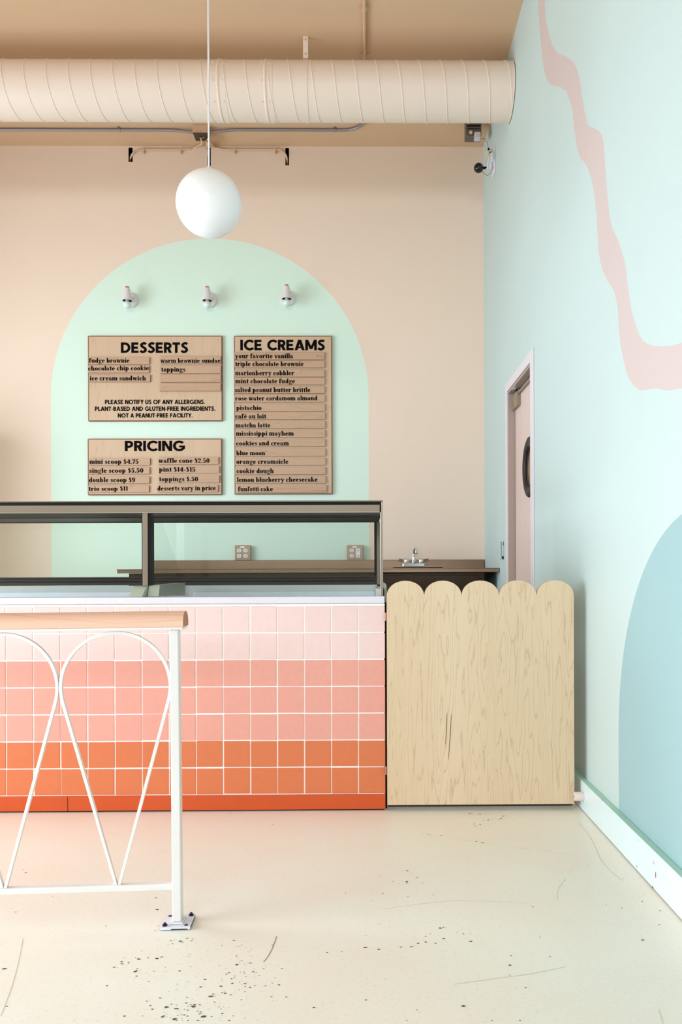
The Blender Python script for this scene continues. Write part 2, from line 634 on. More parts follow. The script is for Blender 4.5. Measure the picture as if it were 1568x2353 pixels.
def serif(ch):
    X, w, hl, sf = .67, .2, .07, .06
    h = w / 2

    def stem(x, a=0, b=X, foot=True, flag=True, head=False):
        o = [rect(x - h, a, x + h, b)]
        if foot:
            o.append(rect(x - h - .055, a, x + h + .055, a + sf))
        if flag:
            o.append([(x - h - .07, b - .075), (x - h, b - .13), (x - h, b), (x - h - .02, b - .02)])
        return o

    def arch(x0, x1):
        rx = (x1 - x0) / 2 + h
        return ring(x1 + h - rx, X - .2, rx, .21, w, .09, 0, 125) + [rect(x1 - h, 0, x1 + h, X - .18),
                                                                    rect(x1 - h - .055, 0, x1 + h + .055, sf)]

    bowl = lambda cx, rx=.25: ring(cx, .32, rx, .335, w, hl)
    G = {
        'a': (ring(.2, .18, .2, .195, .15, hl, 40, 360) + ring(.22, .45, .22, .2, .15, .07, 0, 165)
              + [rect(.29, .08, .44, .46), dot(.09, .46, .085), [(.29, .1), (.38, 0), (.5, .02), (.5, .06), (.44, .1)]], .54),
        'b': (stem(.13, 0, 1, False) + bowl(.3), .61),
        'c': (ring(.25, .32, .25, .335, w, hl, 55, 325) + [dot(.39, .48, .085)], .5),
        'd': (bowl(.25) + stem(.42, 0, 1) , .6),
        'e': (ring(.25, .32, .25, .335, w, hl, 0, 325) + [rect(.1, .31, .49, .365)], .53),
        'f': (stem(.15, 0, .85, True, False) + ring(.3, .8, .235, .21, w, .075, 50, 180) + [rect(.0, X - .06, .34, X), dot(.4, .87, .08)], .41),
        'g': (ring(.23, .44, .215, .215, .14, hl) + ring(.24, -.13, .25, .165, .13, .06)
              + [diag(.1, .03, .17, .27, .1), rect(.1, .02, .38, .1), dot(.46, .58, .07)], .53),
        'h': (stem(.13, 0, 1) + arch(.13, .45), .62),
        'i': (stem(.13) + [dot(.12, .85, .1)], .29),
        'k': (stem(.13, 0, 1) + [diag(.16, .26, .44, X - .03, .08), diag(.5, .02, .26, .42, .19),
                                 rect(.3, X - sf, .58, X), rect(.36, 0, .64, sf)], .63),
        'l': (stem(.13, 0, 1), .28),
        'm': (stem(.13) + arch(.13, .45) + arch(.45, .77), .94),
        'n': (stem(.13) + arch(.13, .45), .62),
        'o': (ring(.26, .32, .26, .335, w, hl), .55),
        'p': (stem(.13, -.28, X) + bowl(.31), .62),
        'r': (stem(.13) + ring(.36, .42, .22, .22, .1, .1, 70, 150) + [dot(.4, .54, .09)], .5),
        's': (spine([(.34, .5), (.27, .6), (.16, .59), (.1, .49), (.2, .36), (.32, .24), (.3, .1), (.17, .035), (.06, .13)],
                    [.11, .06, .08, .15, .18, .16, .12, .06, .1]) + [rect(.3, .46, .37, .64), rect(.03, 0, .1, .2)], .44),
        't': ([rect(.08, .1, .08 + w, .82), rect(0, X - .06, .34, X)] + ring(.24, .13, .16, .15, w, .08, 180, 320), .38),
        'u': (stem(.13, .18, X, False) + ring(.3, .19, .255, .21, w, .08, 180, 300) + stem(.46, 0, X), .63),
        'v': ([diag(.27, 0, .1, X, .18), diag(.27, 0, .46, X, .075), rect(-.02, X - sf, .24, X), rect(.36, X - sf, .56, X)], .55),
        'w': ([diag(.25, 0, .1, X, .17), diag(.25, 0, .42, X, .075), diag(.56, 0, .41, X, .17), diag(.56, 0, .74, X, .075),
               rect(-.02, X - sf, .52, X), rect(.64, X - sf, .84, X)], .82),
        'y': ([diag(.28, 0, .1, X, .18), diag(.19, -.22, .47, X, .075), rect(-.02, X - sf, .24, X), rect(.37, X - sf, .57, X),
               dot(.1, -.2, .085), rect(.1, -.28, .2, -.22)], .56),
        '0': (ring(.27, .46, .27, .48, w, hl), .58),
        '1': (stem(.2, 0, .93) + [rect(.03, .76, .15, .81)], .38),
        '2': (ring(.25, .66, .25, .28, w, .07, -20, 165) + [diag(.09, .06, .42, .6, .1), rect(.02, 0, .5, .15), dot(.1, .66, .09)], .55),
        '4': ([rect(.3, 0, .3 + w, .93), rect(0, .22, .55, .33), diag(.04, .28, .36, .93, .09), rect(.22, 0, .55, sf)], .58),
        '5': (ring(.24, .3, .26, .31, w, .06, -150, 140) + [rect(.06, .45, .13, .93), rect(.06, .78, .46, .93), dot(.09, .16, .09)], .54),
        '7': ([rect(.02, .78, .5, .93), diag(.2, 0, .44, .85, .16), rect(.02, .64, .08, .93)], .53),
        '9': (ring(.26, .63, .26, .31, w, .06) + ring(.22, .5, .3, .52, w, .08, -100, 20) + [dot(.12, .1, .09)], .57),
        '$': (spine([(.42, .7), (.34, .84), (.2, .85), (.11, .72), (.22, .54), (.38, .36), (.38, .16), (.24, .06), (.06, .18)],
                    [.12, .07, .1, .16, .18, .17, .13, .08, .12]) + [rect(.22, -.08, .28, 1.02)], .53),
        '.': ([dot(.11, .09, .1)], .24),
        '-': ([rect(.03, .24, .3, .36)], .36),
        ' ': ([], .25),
    }
    if ch == 'é':
        p, a = G['e']
        return p + [[(.2, .72), (.28, .72), (.42, .92), (.28, .94)]], a + .035
    p, a = G[ch]
    return p, a + .035


def write(bm, text, font, x0, x1, z0, hgt, y, depth=.0015, skew=0, mi=0):
    """letters as thin raised shapes on the plane Y = y, fitted between x0 and x1"""
    polys, cx = [], 0
    for ch in text:
        ps, a = font(ch)
        polys += [[(cx + u, v) for u, v in p] for p in ps]
        cx += a
    lo = min(u for p in polys for u, v in p)
    hi = max(u for p in polys for u, v in p)
    k = (x1 - x0) / (hi - lo)
    for p in polys:
        ar = sum(p[i][0] * p[(i + 1) % len(p)][1] - p[(i + 1) % len(p)][0] * p[i][1] for i in range(len(p)))
        q = p if ar > 0 else p[::-1]
        q = [(x0 + (u - lo) * k, z0 + v * hgt + (u - lo) * k * skew) for u, v in q]
        i = len(bm.faces)
        dd = depth + (i % 97) * 6e-6          # overlapping strokes never share one plane
        prism(bm, q, lambda u, v, s: (u, y - dd + depth * .8 * s, v), mi)
    return bm


# ================================================================== THE ROOM
XW, YB, ZC = .92, 6.44, 4.305
XL, YF = -4.2, -7.0

# floor: one sheet with its pits and scratches
bm = new()
fy0, fy1 = YF, YB + .1
vs = [bm.verts.new(p) for p in ((XL, fy0, 0), (XW + .1, fy0, 0), (XW + .1, fy1, 0), (XL, fy1, 0))]
bm.faces.new(vs)
rnd = random.Random(4)


def pit(px, py, r, mi=1, st=1.6):
    c = at(px, py, 'Z', 0)
    n = 6
    a0 = rnd.random() * 6
    ring_ = []
    for k in range(n):
        a = a0 + 2 * pi * k / n
        rr = r * (.6 + .7 * rnd.random())
        ring_.append(bm.verts.new((c.x + rr * st * cos(a), c.y + rr * sin(a), .0006)))
    f = bm.faces.new(ring_)
    f.material_index = mi
    if f.normal.z < 0:
        f.normal_flip()


for cx, cy, sx, sy, n, r in ((500, 2265, 90, 45, 150, .0016), (330, 2215, 40, 20, 30, .0018), (560, 2200, 40, 25, 25, .0014),
                             (1120, 1882, 40, 12, 60, .0022), (925, 2025, 30, 10, 16, .002), (400, 2330, 60, 15, 30, .0018),
                             (800, 2120, 500, 150, 120, .0015), (1000, 2150, 80, 18, 24, .0022), (420, 2160, 40, 8, 14, .002),
                             (60, 2040, 40, 30, 16, .0018), (1490, 2060, 45, 45, 60, .0013)):
    for _ in range(n):
        pit(rnd.gauss(cx, sx), min(2345, max(1870, rnd.gauss(cy, sy))), r * (.4 + rnd.random() ** 3 * 1.2))
for px, py in ((445, 2313), (545, 2217), (318, 2204), (310, 2233), (1172, 2218), (1012, 2133), (1066, 2312), (362, 2090),
               (484, 2290), (10, 2226), (360, 2203), (468, 2336), (382, 2315), (1478, 2160), (402, 2342)):
    pit(px, py, .0042, 1, 1.3)
for i in range(46):  # dotted hairline crack
    t = i / 45
    pit(970 + 330 * t, 1915 + 48 * t + rnd.gauss(0, .8), .0006 + .0016 * rnd.random() ** 5, 1, 3.2)


def scratch(pts, w=.0012, mi=2):
    P = [at(x, y, 'Z', 0) for x, y in pts]
    P = smooth_pts(P, 6)
    for i in range(len(P) - 1):
        d = (P[i + 1] - P[i]).normalized()
        nn = Vector((-d.y, d.x, 0)) * w
        q = [bm.verts.new((v.x, v.y, .0007)) for v in (P[i] - nn, P[i + 1] - nn, P[i + 1] + nn, P[i] + nn)]
        f = bm.faces.new(q)
        f.material_index = mi
        f.normal_update()
        if f.normal.z < 0:
            f.normal_flip()


scratch([(636, 2152), (628, 2175), (618, 2195), (606, 2211)], .0008, 1)
scratch([(53, 2158), (44, 2205), (28, 2265), (2, 2335)], .0006)
scratch([(1330, 1890), (1358, 1925), (1385, 1980), (1420, 2015), (1432, 2024)], .0005)
scratch([(1300, 2020), (1283, 2045), (1282, 2068)], .0005)
scratch([(1045, 2262), (1130, 2250), (1220, 2238), (1300, 2222)], .0005)
scratch([(1515, 2320), (1525, 2352)], .0005)
scratch([(880, 2090), (960, 2078), (1060, 2070), (1210, 2076)], .0004)
struct('floor', bm, ['floor', 'speck', 'scratch'])

# ceiling
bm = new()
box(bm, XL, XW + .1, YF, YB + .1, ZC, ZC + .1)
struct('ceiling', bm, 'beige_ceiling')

# back wall with the mint arch painted on it and three open cable slots at its top
AX, AR, AZ = -1.2135, 1.2325, 2.356
arch_poly = [(AX + AR, .02), (AX + AR, AZ)] + [(AX + AR * cos(a), AZ + AR * sin(a)) for a in
                                               [pi * k / 96 for k in range(1, 96)]] + [(AX - AR, AZ), (AX - AR, .02)]
slots = []
for px0, px1, pyb in ((295.5, 305, 372), (476.5, 484.5, 381), (656, 664.5, 380)):
    a, b = atY(px0, 345, YB), atY(px1, pyb, YB)
    slots.append((a.x, b.x, b.z, ZC - .0005 - .012))
bm = new()
painted_wall(bm, [(XL, 0), (XW + .1, 0), (XW + .1, ZC), (XL, ZC)], [(arch_poly, 1)], lambda u, v: (u, YB, v),
             [[(s[0], s[2]), (s[1], s[2]), (s[1], s[3]), (s[0], s[3])] for s in slots])
for x0, x1, z0, z1 in slots:
    y2 = YB + .06
    for q in (((x0, YB, z0), (x0, y2, z0), (x0, y2, z1), (x0, YB, z1)), ((x1, YB, z0), (x1, YB, z1), (x1, y2, z1), (x1, y2, z0)),
              ((x0, YB, z0), (x1, YB, z0), (x1, y2, z0), (x0, y2, z0)), ((x0, YB, z1), (x0, y2, z1), (x1, y2, z1), (x1, YB, z1)),
              ((x0, y2, z0), (x1, y2, z0), (x1, y2, z1), (x0, y2, z1))):
        f = bm.faces.new([bm.verts.new(p) for p in q])
        f.material_index = 2
struct('wall_back', bm, ['beige', 'mint', 'slot'])

# right wall with the pink ribbon and the teal arch
DY0, DY1, DZ = 4.60, 5.365, 2.165       # door opening
left_edge = [(1236, -40), (1237, 0), (1240, 61), (1245, 117), (1250, 158), (1258, 186), (1265, 194), (1286, 199), (1301, 209), (1310, 230),
             (1316.5, 255), (1320, 296), (1327, 342), (1334, 362), (1350, 383), (1360, 413), (1366, 444), (1371, 490), (1374, 541),
             (1376, 575), (1380, 600), (1386, 623), (1397, 646), (1407, 660), (1415, 680), (1420, 708), (1422, 745), (1426, 790),
             (1433, 826), (1440, 855), (1447, 872), (1458, 888), (1471, 897), (1482, 897), (1500, 893), (1512, 893), (1530, 897), (1545, 897),
             (1568, 892), (1640, 905), (1760, 900)]
right_edge = [(1251, -40), (1252, 0), (1255, 46), (1263, 82), (1270.5, 105), (1281, 122), (1293.5, 126.5), (1306, 132), (1319, 143),
              (1328, 163), (1334, 189), (1338, 219), (1344.5, 260), (1352, 288), (1362, 293), (1375, 298.5), (1384, 311), (1388, 332),
              (1391.5, 383), (1395.5, 434), (1401, 495), (1408, 525.5), (1421, 551), (1431, 582), (1436, 600), (1441, 630), (1444, 660),
              (1448, 690), (1454, 722), (1463, 750), (1470, 770), (1478, 782), (1488, 790), (1505, 795), (1525, 796), (1545, 794), (1568, 787),
              (1640, 770), (1760, 780)]


def wall2(p):
    q = at(p[0], p[1], 'X', XW)
    return (q.y, min(q.z, ZC - .002))


ribbon = [wall2(p) for p in left_edge] + [wall2(p) for p in right_edge[::-1]]
TY, TR, TZ = 2.235, .78, .40
teal = [(TY + TR, .0), (TY + TR, TZ)] + [(TY + TR * cos(a), TZ + TR * sin(a)) for a in [pi * k / 64 for k in range(1, 64)]] \
    + [(TY - TR, TZ), (TY - TR, 0)]
bm = new()
painted_wall(bm, [(YF, -.001), (YB, -.001), (YB, ZC), (YF, ZC)], [(ribbon, 1), (teal, 2)], lambda u, v: (XW, u, v),
             [[(DY0, -.0005), (DY1, -.0005), (DY1, DZ), (DY0, DZ)]])
struct('wall_right', bm, ['aqua', 'pink', 'teal'])

# left and front walls, outside the picture, with window openings
bm = new()
painted_wall(bm, [(YF, 0), (YB, 0), (YB, ZC), (YF, ZC)], [], lambda u, v: (XL, u, v),
             [rect(-.35, .2, 2.35, 1.8), rect(2.75, .75, 5.05, 2.75)])
struct('wall_left', bm, ['offwhite'])
bm = new()
painted_wall(bm, [(XL, 0), (XW, 0), (XW, ZC), (XL, ZC)], [], lambda u, v: (u, YF, v), [rect(-3.85, 1.95, .65, 3.45)])
struct('wall_front', bm, ['offwhite'])

# tall unseen block added beyond the left edge of the picture; its shade falls low on the back wall
bm = new()
box(bm, -3.75, -3.02, 5.72, YB - .001, .0006, 2.12, 0, .004)
struct('unseen_shade_block', bm, 'offwhite')

# baseboard along the right wall
bm = new()
for y0, y1 in ((YF + .002, DY0 - .088), (DY1 + .068, YB - .002)):
    box(bm, .893, XW - .0006, y0, y1, .0045, .124, 0, .002)
bm.faces.ensure_lookup_table()
bm.normal_update()
for f in bm.faces:
    if f.normal.z > .6:
        f.material_index = 1
for px, py, w, h in ((1507.5, 2010, .004, .012), (1464, 1991, .003, .004), (1501, 2039, .006, .004), (1467, 1931, .0025, .003), (1503, 1982, .002, .007),
                     (1383, 1838, .0015, .005), (1350, 1846, .003, .002), (1380, 1893, .002, .003)):
    c = at(px, py, 'X', .8928)
    n_ = 7
    f = bm.faces.new([bm.verts.new((.8928, c.y - w * cos(2 * pi * k / n_) * (.7 + .5 * rnd.random()), c.z + h * sin(2 * pi * k / n_) * (.7 + .5 * rnd.random()))) for k in range(n_)])
    f.material_index = 2
struct('baseboard_right', bm, ['base_white', 'ledge', 'gouge'])

# kitchen door in the right wall
door = bpy.data.objects.new('door_1', None)
COL.objects.link(door)
door.location = (XW, (DY0 + DY1) / 2, 0)
WL[door] = Vector(door.location)
door['kind'] = 'structure'
door['label'] = 'pinkish door with a black-rimmed porthole in the aqua wall'
bm = new()
XJ = XW + .125
for y0, y1 in ((DY0 + .0006, DY0 + .02), (DY1 - .02, DY1 - .0006)):
    box(bm, XW + .0006, XJ, y0, y1, .001, DZ - .0006)
box(bm, XW + .0006, XJ, DY0 + .02, DY1 - .02, DZ - .02, DZ - .0006)
obj('jamb', bm, 'jamb', door)
bm = new()
for y0, y1 in ((DY0 - .085, DY0 + .004), (DY1 - .004, DY1 + .065)):
    box(bm, XW - .006, XW - .0006, y0, y1, .001, DZ + .055, 0, .002)
box(bm, XW - .006, XW - .0006, DY0 + .0045, DY1 - .0045, DZ - .004, DZ + .055, 0, .002)
obj('casing', bm, 'jamb_face', door)
XLf = XW + .046
PYc, PZ, PR = 4.88, 1.612, .150
bm = new()
hole = [(PYc + PR * cos(2 * pi * k / 48), PZ + PR * sin(2 * pi * k / 48)) for k in range(48)]
o_ = rect(DY0 + .022, .008, DY1 - .027, DZ - .026)
painted_wall(bm, o_, [], lambda u, v: (XLf, u, v), [hole])
painted_wall(bm, o_, [], lambda u, v: (XLf + .04, u, v), [hole])
for poly in (o_, hole):
    for i in range(len(poly)):
        p, q = poly[i], poly[(i + 1) % len(poly)]
        bm.faces.new([bm.verts.new(c) for c in ((XLf, *p), (XLf, *q), (XLf + .04, *q), (XLf + .04, *p))])
leaf = obj('door_leaf', bm, 'leaf', door)
bm = new()
box(bm, XLf + .004, XLf + .03, DY1 - .0265, DY1 - .0205, .008, DZ - .021)  # dark strips stand in for the shaded gap round the leaf
box(bm, XLf + .004, XLf + .03, DY0 + .022, DY1 - .0265, DZ - .0255, DZ - .0205)
obj('gap_shade_strip', bm, 'rubber', door)
bm = new()
for i in range(1):
    rings = []
    for k in range(48):
        a = 2 * pi * k / 48
        rings.append([Vector((XLf - .002 + .012 * cos(b), PYc + (PR + .03 * sin(b)) * cos(a), PZ + (PR + .03 * sin(b)) * sin(a)))
                      for b in [2 * pi * j / 12 for j in range(12)]])
    loft(bm, rings, 0, False, True)
obj('porthole_gasket', bm, 'rubber', leaf, True, 'black rubber ring round the porthole')
bm = new()
cyl(bm, (XLf + .016, PYc, PZ), (XLf + .024, PYc, PZ), PR - .001, seg=48)
obj('porthole_pane', bm, 'pane_tan', leaf)
bm = new()
box(bm, XLf - .0235, XLf - .001, 5.157, 5.325, 2.033, 2.124, 0, .002)
box(bm, XLf - .0255, XLf - .024, 5.19, 5.196, 2.075, 2.081, 1)
box(bm, XLf - .0255, XLf - .024, 5.28, 5.286, 2.05, 2.056, 1)
cl = obj('door_closer', bm, ['closer', 'dark'], door)
bm = new()
cyl(bm, (XLf - .02, 5.19, 2.1245), (XLf - .02, 5.19, 2.1395), .011, mi=1)
cyl(bm, (XLf - .02, 5.19, 2.136), (XLf - .02, 5.19, 2.1445), .026, mi=0)
obj('closer_pivot', bm, ['chrome', 'bolt'], cl, True)
bm = new()
box(bm, XLf - .016, XLf - .001, DY0 + .03, 5.15, 2.104, 2.12, 0, .002)
obj('closer_arm', bm, 'closer', cl)

# ================================================================== OVERHEAD
# spiral duct
DYc, DZc, DR = 5.2, 4.012, .1715
DX0, DX1 = -3.3, XW - .003
duct = thing('spiral_duct', 'beige painted spiral duct hung under the ceiling across the back', 'duct', (-1.2, DYc, DZc - DR))
bm = new()
cyl(bm, (DX0, DYc, DZc), (DX1, DYc, DZc), DR, seg=72)
obj('duct_tube', bm, 'duct', duct, True)
pitch = 50.5 * 5.05 / F
bm = new()
x_ref = atY(97 / 1.96, 270 / 1.96, 5.08).x
n_t = 26
pts = []
turns0, turns1 = -9, 23.8
N = int((turns1 - turns0) * n_t)
for i in range(N + 1):
    t = turns0 + i / n_t
    a = radians(118) + 2 * pi * t      # angle measured so that the front runs from top to bottom
    x = x_ref + pitch * t
    if x > DX1 - .012 or x < DX0:
        continue
    pts.append(Vector((x, DYc - (DR + .0005) * sin(a - radians(118)), DZc + (DR + .0005) * cos(a - radians(118)))))
rings = []
for i, p in enumerate(pts):
    out = Vector((0, p.y - DYc, p.z - DZc)).normalized()
    wv = Vector((1, 0, 0)) * .0042
    rings.append([p - wv - out * .002, p - wv * .45 + out * .0035, p + wv * .45 + out * .0035, p + wv - out * .002])
loft(bm, rings)
obj('spiral_seam', bm, 'duct_seam', duct, True)
for cxp, twin in ((499.5, 0), (608.5, 1)):
    xx = atY(cxp, 210, 5.03).x
    bm = new()
    lathe(bm, (xx - .045, DYc, DZc), (1, 0, 0), [(DR + .0012, 0), (DR + .0012, .036), (DR + .005, .04), (DR + .006, .045), (DR + .005, .05),
                                                 (DR + .0012, .054), (DR + .0012, .09)], 72, 0, False)
    cp = obj('duct_coupling', bm, 'duct', duct, True)
    for sx in (-.03, .03) if not twin else (-.022, .022):
        for ang in (14, 58, 100, 138, 200, 280):
            d = Vector((0, -sin(radians(ang)), cos(radians(ang))))
            bm = new()
            sphere(bm, Vector((xx + sx, DYc, DZc)) + d * (DR + .0015), .0055, 8)
            obj('screw', bm, 'duct', cp, True)
bm = new()
lathe(bm, (DX1 - .01, DYc, DZc), (1, 0, 0), [(DR + .0005, 0), (DR + .004, .002), (DR + .004, .008), (DR + .0005, .0095)], 72, 0, False)
obj('end_collar', bm, 'duct', duct, True)
# hanger strap round the duct
sx_ = atY(702, 120, 5.1).x
bm = new()
for s in (-1,):
    ytop = at(702, 84, 'Z', ZC).y
    box(bm, sx_ - .0155, sx_ + .0155, ytop - .002, ytop + .002, DZc + DR * .92, ZC - .001)
    box(bm, sx_ - .0165, sx_ + .0165, ytop - .003, ytop + .02, ZC - .003, ZC - .0005)
st = obj('hanger_strap', bm, 'duct', duct)
bm = new()
lathe(bm, (sx_ - .0155, DYc, DZc), (1, 0, 0), [(DR + .0008, 0), (DR + .0025, .0005), (DR + .0025, .0305), (DR + .0008, .031)], 72, 0, False)
obj('strap_band', bm, 'duct', st, True)
for pz in (ZC - .02, DZc + DR + .012):
    bm = new()
    sphere(bm, (sx_, ytop - .003, pz), .006, 10)
    obj('strap_bolt', bm, 'pipe_beige', st, True)
# drip tray plate visible above duct at the far left
bm = new()
px0, px1 = atY(127, 133, 5.1).x, atY(156, 133, 5.1).x
box(bm, px0, px1, DYc - .03, DYc + .03, DZc + DR - .002, DZc + DR + .012, 0, .004)
obj('duct_tab', bm, 'duct', duct)

# ceiling conduit: grey run along the back, then painted pipe towards the viewer
ZP = ZC - .0125


def cpt(px, py, dz=0):
    return at(px, py, 'Z', ZP - dz)


cl_run = thing('electrical_conduit', 'grey steel conduit under the ceiling, left of the junction box', 'conduit', cpt(220, 300))
bm = new()
L0 = cpt(385, 299)
pl = [(-3.2, L0.y, ZP), (L0.x - .05, L0.y, ZP), (L0.x, L0.y, ZP)] + [(cpt(x, y, dz).x, cpt(x, y, dz).y, ZP - dz) for x, y, dz in
                                                                ((405, 300, .004), (425, 302.3, .012), (445, 303.8, .016))]
ya = pl[-1][1]
tube(bm, [pl[0], pl[1]] + smooth_pts(pl[2:], 6), .0105)
obj('conduit_pipe', bm, 'conduit', cl_run, True)
bm = new()
xx = cpt(275, 299).x
cyl(bm, (xx - .008, L0.y, ZP), (xx + .008, L0.y, ZP), .0135)
box(bm, xx - .008, xx + .008, L0.y - .03, L0.y + .03, ZC - .004, ZC - .0008)
obj('conduit_clip', bm, 'conduit', cl_run, True)

cr_run = thing('electrical_conduit', 'conduit right of the junction box, bending away over the duct, beige beyond', 'conduit', cpt(650, 300))
bm = new()
R0 = cpt(545, 298.5)
XB = cpt(838, 60).x
pr = [(cpt(x, y, dz).x, cpt(x, y, dz).y, ZP - dz) for x, y, dz in ((476, 303.4, .016), (500, 302.4, .012), (522, 300, .004), (545, 298.5, 0))]
bend = [(XB - .16 + .16 * sin(a), R0.y - .16 + .16 * cos(a), ZP) for a in [pi / 2 * k / 10 for k in range(11)]]
tube(bm, smooth_pts(pr, 6) + bend, .0105)
obj('conduit_pipe', bm, 'conduit', cr_run, True, 'grey bare part of the conduit')
bm = new()
tube(bm, [bend[-1], (XB, DYc + .2, ZP), (XB, DYc - .3, ZP), (XB, 3.0, ZP), (XB, 1.2, ZP)], .0105)
obj('painted_pipe', bm, 'pipe_beige', cr_run, True, 'beige painted part of the conduit')
bm = new()
xx = cpt(770, 299).x
cyl(bm, (xx - .008, R0.y, ZP), (xx + .008, R0.y, ZP), .0135)
box(bm, xx - .008, xx + .008, R0.y - .03, R0.y + .03, ZC - .004, ZC - .0008)
obj('conduit_clip', bm, 'conduit', cr_run, True)
bm = new()
yy = cpt(838, 20).y
cyl(bm, (XB, yy - .012, ZP), (XB, yy + .012, ZP), .0145)
box(bm, XB - .03, XB + .03, yy - .012, yy + .012, ZC - .004, ZC - .0008)
obj('pipe_coupling', bm, 'pipe_beige', cr_run, True)
bm = new()
yy = cpt(838, 132).y
cyl(bm, (XB, yy - .02, ZP), (XB, yy + .02, ZP), .0145)
box(bm, XB - .035, XB + .035, yy - .02, yy + .02, ZC - .004, ZC - .0008)
obj('pipe_coupling', bm, 'pipe_beige', cr_run, True)

# junction box
jy0, jy1 = 6.125, 6.245
jx0, jx1 = atY(442.5, 300, jy0).x, atY(477, 300, jy0).x
jz = ZC - .062
jb = thing('junction_box', 'beige ceiling junction box with dark underside above the white globe', 'electrical box', ((jx0 + jx1) / 2, (jy0 + jy1) / 2, jz))
bm = new()
box(bm, jx0, jx1, jy0, jy1, jz + .003, ZC - .001, 0, .002)
obj('box_body', bm, 'jbox', jb)
bm = new()
box(bm, jx0 + .002, jx1 - .002, jy0 + .002, jy1 - .002, jz, jz + .0028)
cvp = obj('cover_plate', bm, 'jbox_under', jb, False, 'dark brown underside cover')
bm = new()
tube(bm, smooth_pts([((jx0 + jx1) / 2 - .02 + .04 * t, jy0 + .06 + .008 * sin(pi * t), jz - .0015) for t in (0, .25, .5, .75, 1)], 3), .0018, 6)
obj('cover_mark', bm, 'taupe_light', cvp, True)
for xx in (jx0 + .033, jx0 + .063):
    bm = new()
    sphere(bm, (xx, jy0 - .0005, jz + .008), .0025, 8)
    obj('screw', bm, 'dark', jb, True)

# flexible cables into the wall slots
YC_ = YB - .012


def wpt(px, py, Y=YC_):
    return atY(px, py, Y)


def flex(label, pts, clips):
    P = smooth_pts(pts, 7)
    d = [P[0]]
    for p in P[1:]:                     # even, close spacing so that the ribs show
        while (p - d[-1]).length > .0052:
            d.append(d[-1] + (p - d[-1]).normalized() * .005)
    t = thing('flexible_cable', label, 'cable', P[len(P) // 2], 'armoured cables into the wall slots')
    bm = new()
    tube(bm, d, .0078, 10, 0, .09)
    obj('cable', bm, 'flex', t, True)
    for cx, cy in clips:
        c = wpt(cx, cy)
        bm = new()
        box(bm, c.x - .007, c.x + .007, c.y - .011, YB - .0006, c.z - .0105, c.z + .0105, 0, .002)
        box(bm, c.x - .006, c.x + .006, c.y - .004, YB - .0006, c.z - .03, c.z - .011, 0, .001)
        obj('cable_clip', bm, 'flex', t)


zb = jz - .0005
flex('beige armoured cable running left from the junction box', [(jx0 + .05, jy0 + .07, zb - .003), (jx0 + .05, jy0 + .07, zb - .014), (jx0 + .05, jy0 + .09, zb - .034), wpt(450, 338), wpt(432, 342.5),
                                                               wpt(408, 343.5), wpt(340, 343.5), wpt(318, 345), wpt(306, 352), wpt(300.5, 362, YB + .01), wpt(299.5, 371, YB + .035)],
     ((330, 344), (416, 344)))
flex('short beige armoured cable dropping straight below the junction box', [(jx0 + .085, jy0 + .09, zb - .003), (jx0 + .085, jy0 + .09, zb - .014), (jx0 + .087, jy0 + .105, zb - .03), wpt(475, 340), wpt(479, 356, YB + .005), wpt(481.5, 374, YB + .035)], ())
flex('beige armoured cable running right from the junction box', [(jx1 - .008, jy0 + .07, zb - .003), (jx1 - .008, jy0 + .07, zb - .014), (jx1 + .0, jy0 + .09, zb - .03), wpt(493, 337), wpt(506, 342), wpt(524, 343.5),
                                                                wpt(635, 343.5), wpt(648, 347), wpt(657, 356), wpt(660, 368, YB + .01), wpt(660.5, 379, YB + .035)],
     ((540, 344), (633, 344)))

# alarm box and dome camera in the corner
a0, a1 = atY(1071, 300, 6.0), atY(1107, 312, 6.0)
al = thing('ceiling_control_box', 'small grey metal control box on the ceiling beside the aqua wall', 'electrical box', ((a0.x + a1.x) / 2, 6.04, a1.z))
bm = new()
zb_ = atY(1090, 312.5, 6.0).z
box(bm, a0.x, a1.x, 6.0, 6.09, zb_, ZC - .001, 0, .004)
ab = obj('box_body', bm, 'galv', al)
bm = new()
cyl(bm, (a0.x + .036, 6.0, zb_ + .025), (a0.x + .036, 5.996, zb_ + .025), .012)
obj('knockout', bm, 'ivory', ab, True)
bm = new()
for k in (.05, .068, .075):
    box(bm, a0.x + .01, a1.x - .008, 5.9965, 5.9995, zb_ + k, zb_ + k + .004)
obj('slot_trim', bm, 'black', ab)
bm = new()
c = atY(1098, 311.5, 5.96)
box(bm, c.x - .022, c.x + .022, 5.945, 5.9995, c.z - .025, c.z + .022, 0, .006)
obj('clear_cap', bm, 'clear_plastic', al, False, 'small clear plastic cap')
bm = new()
tube(bm, smooth_pts([(c.x + .022, 5.98, c.z - .015), atY(1113, 318, 6.0), atY(1121, 330, 6.02), (XW - .04, 5.9, atY(1124, 346, 5.9).z)], 6), .0014, 6)
obj('wire', bm, 'dark', al, True)

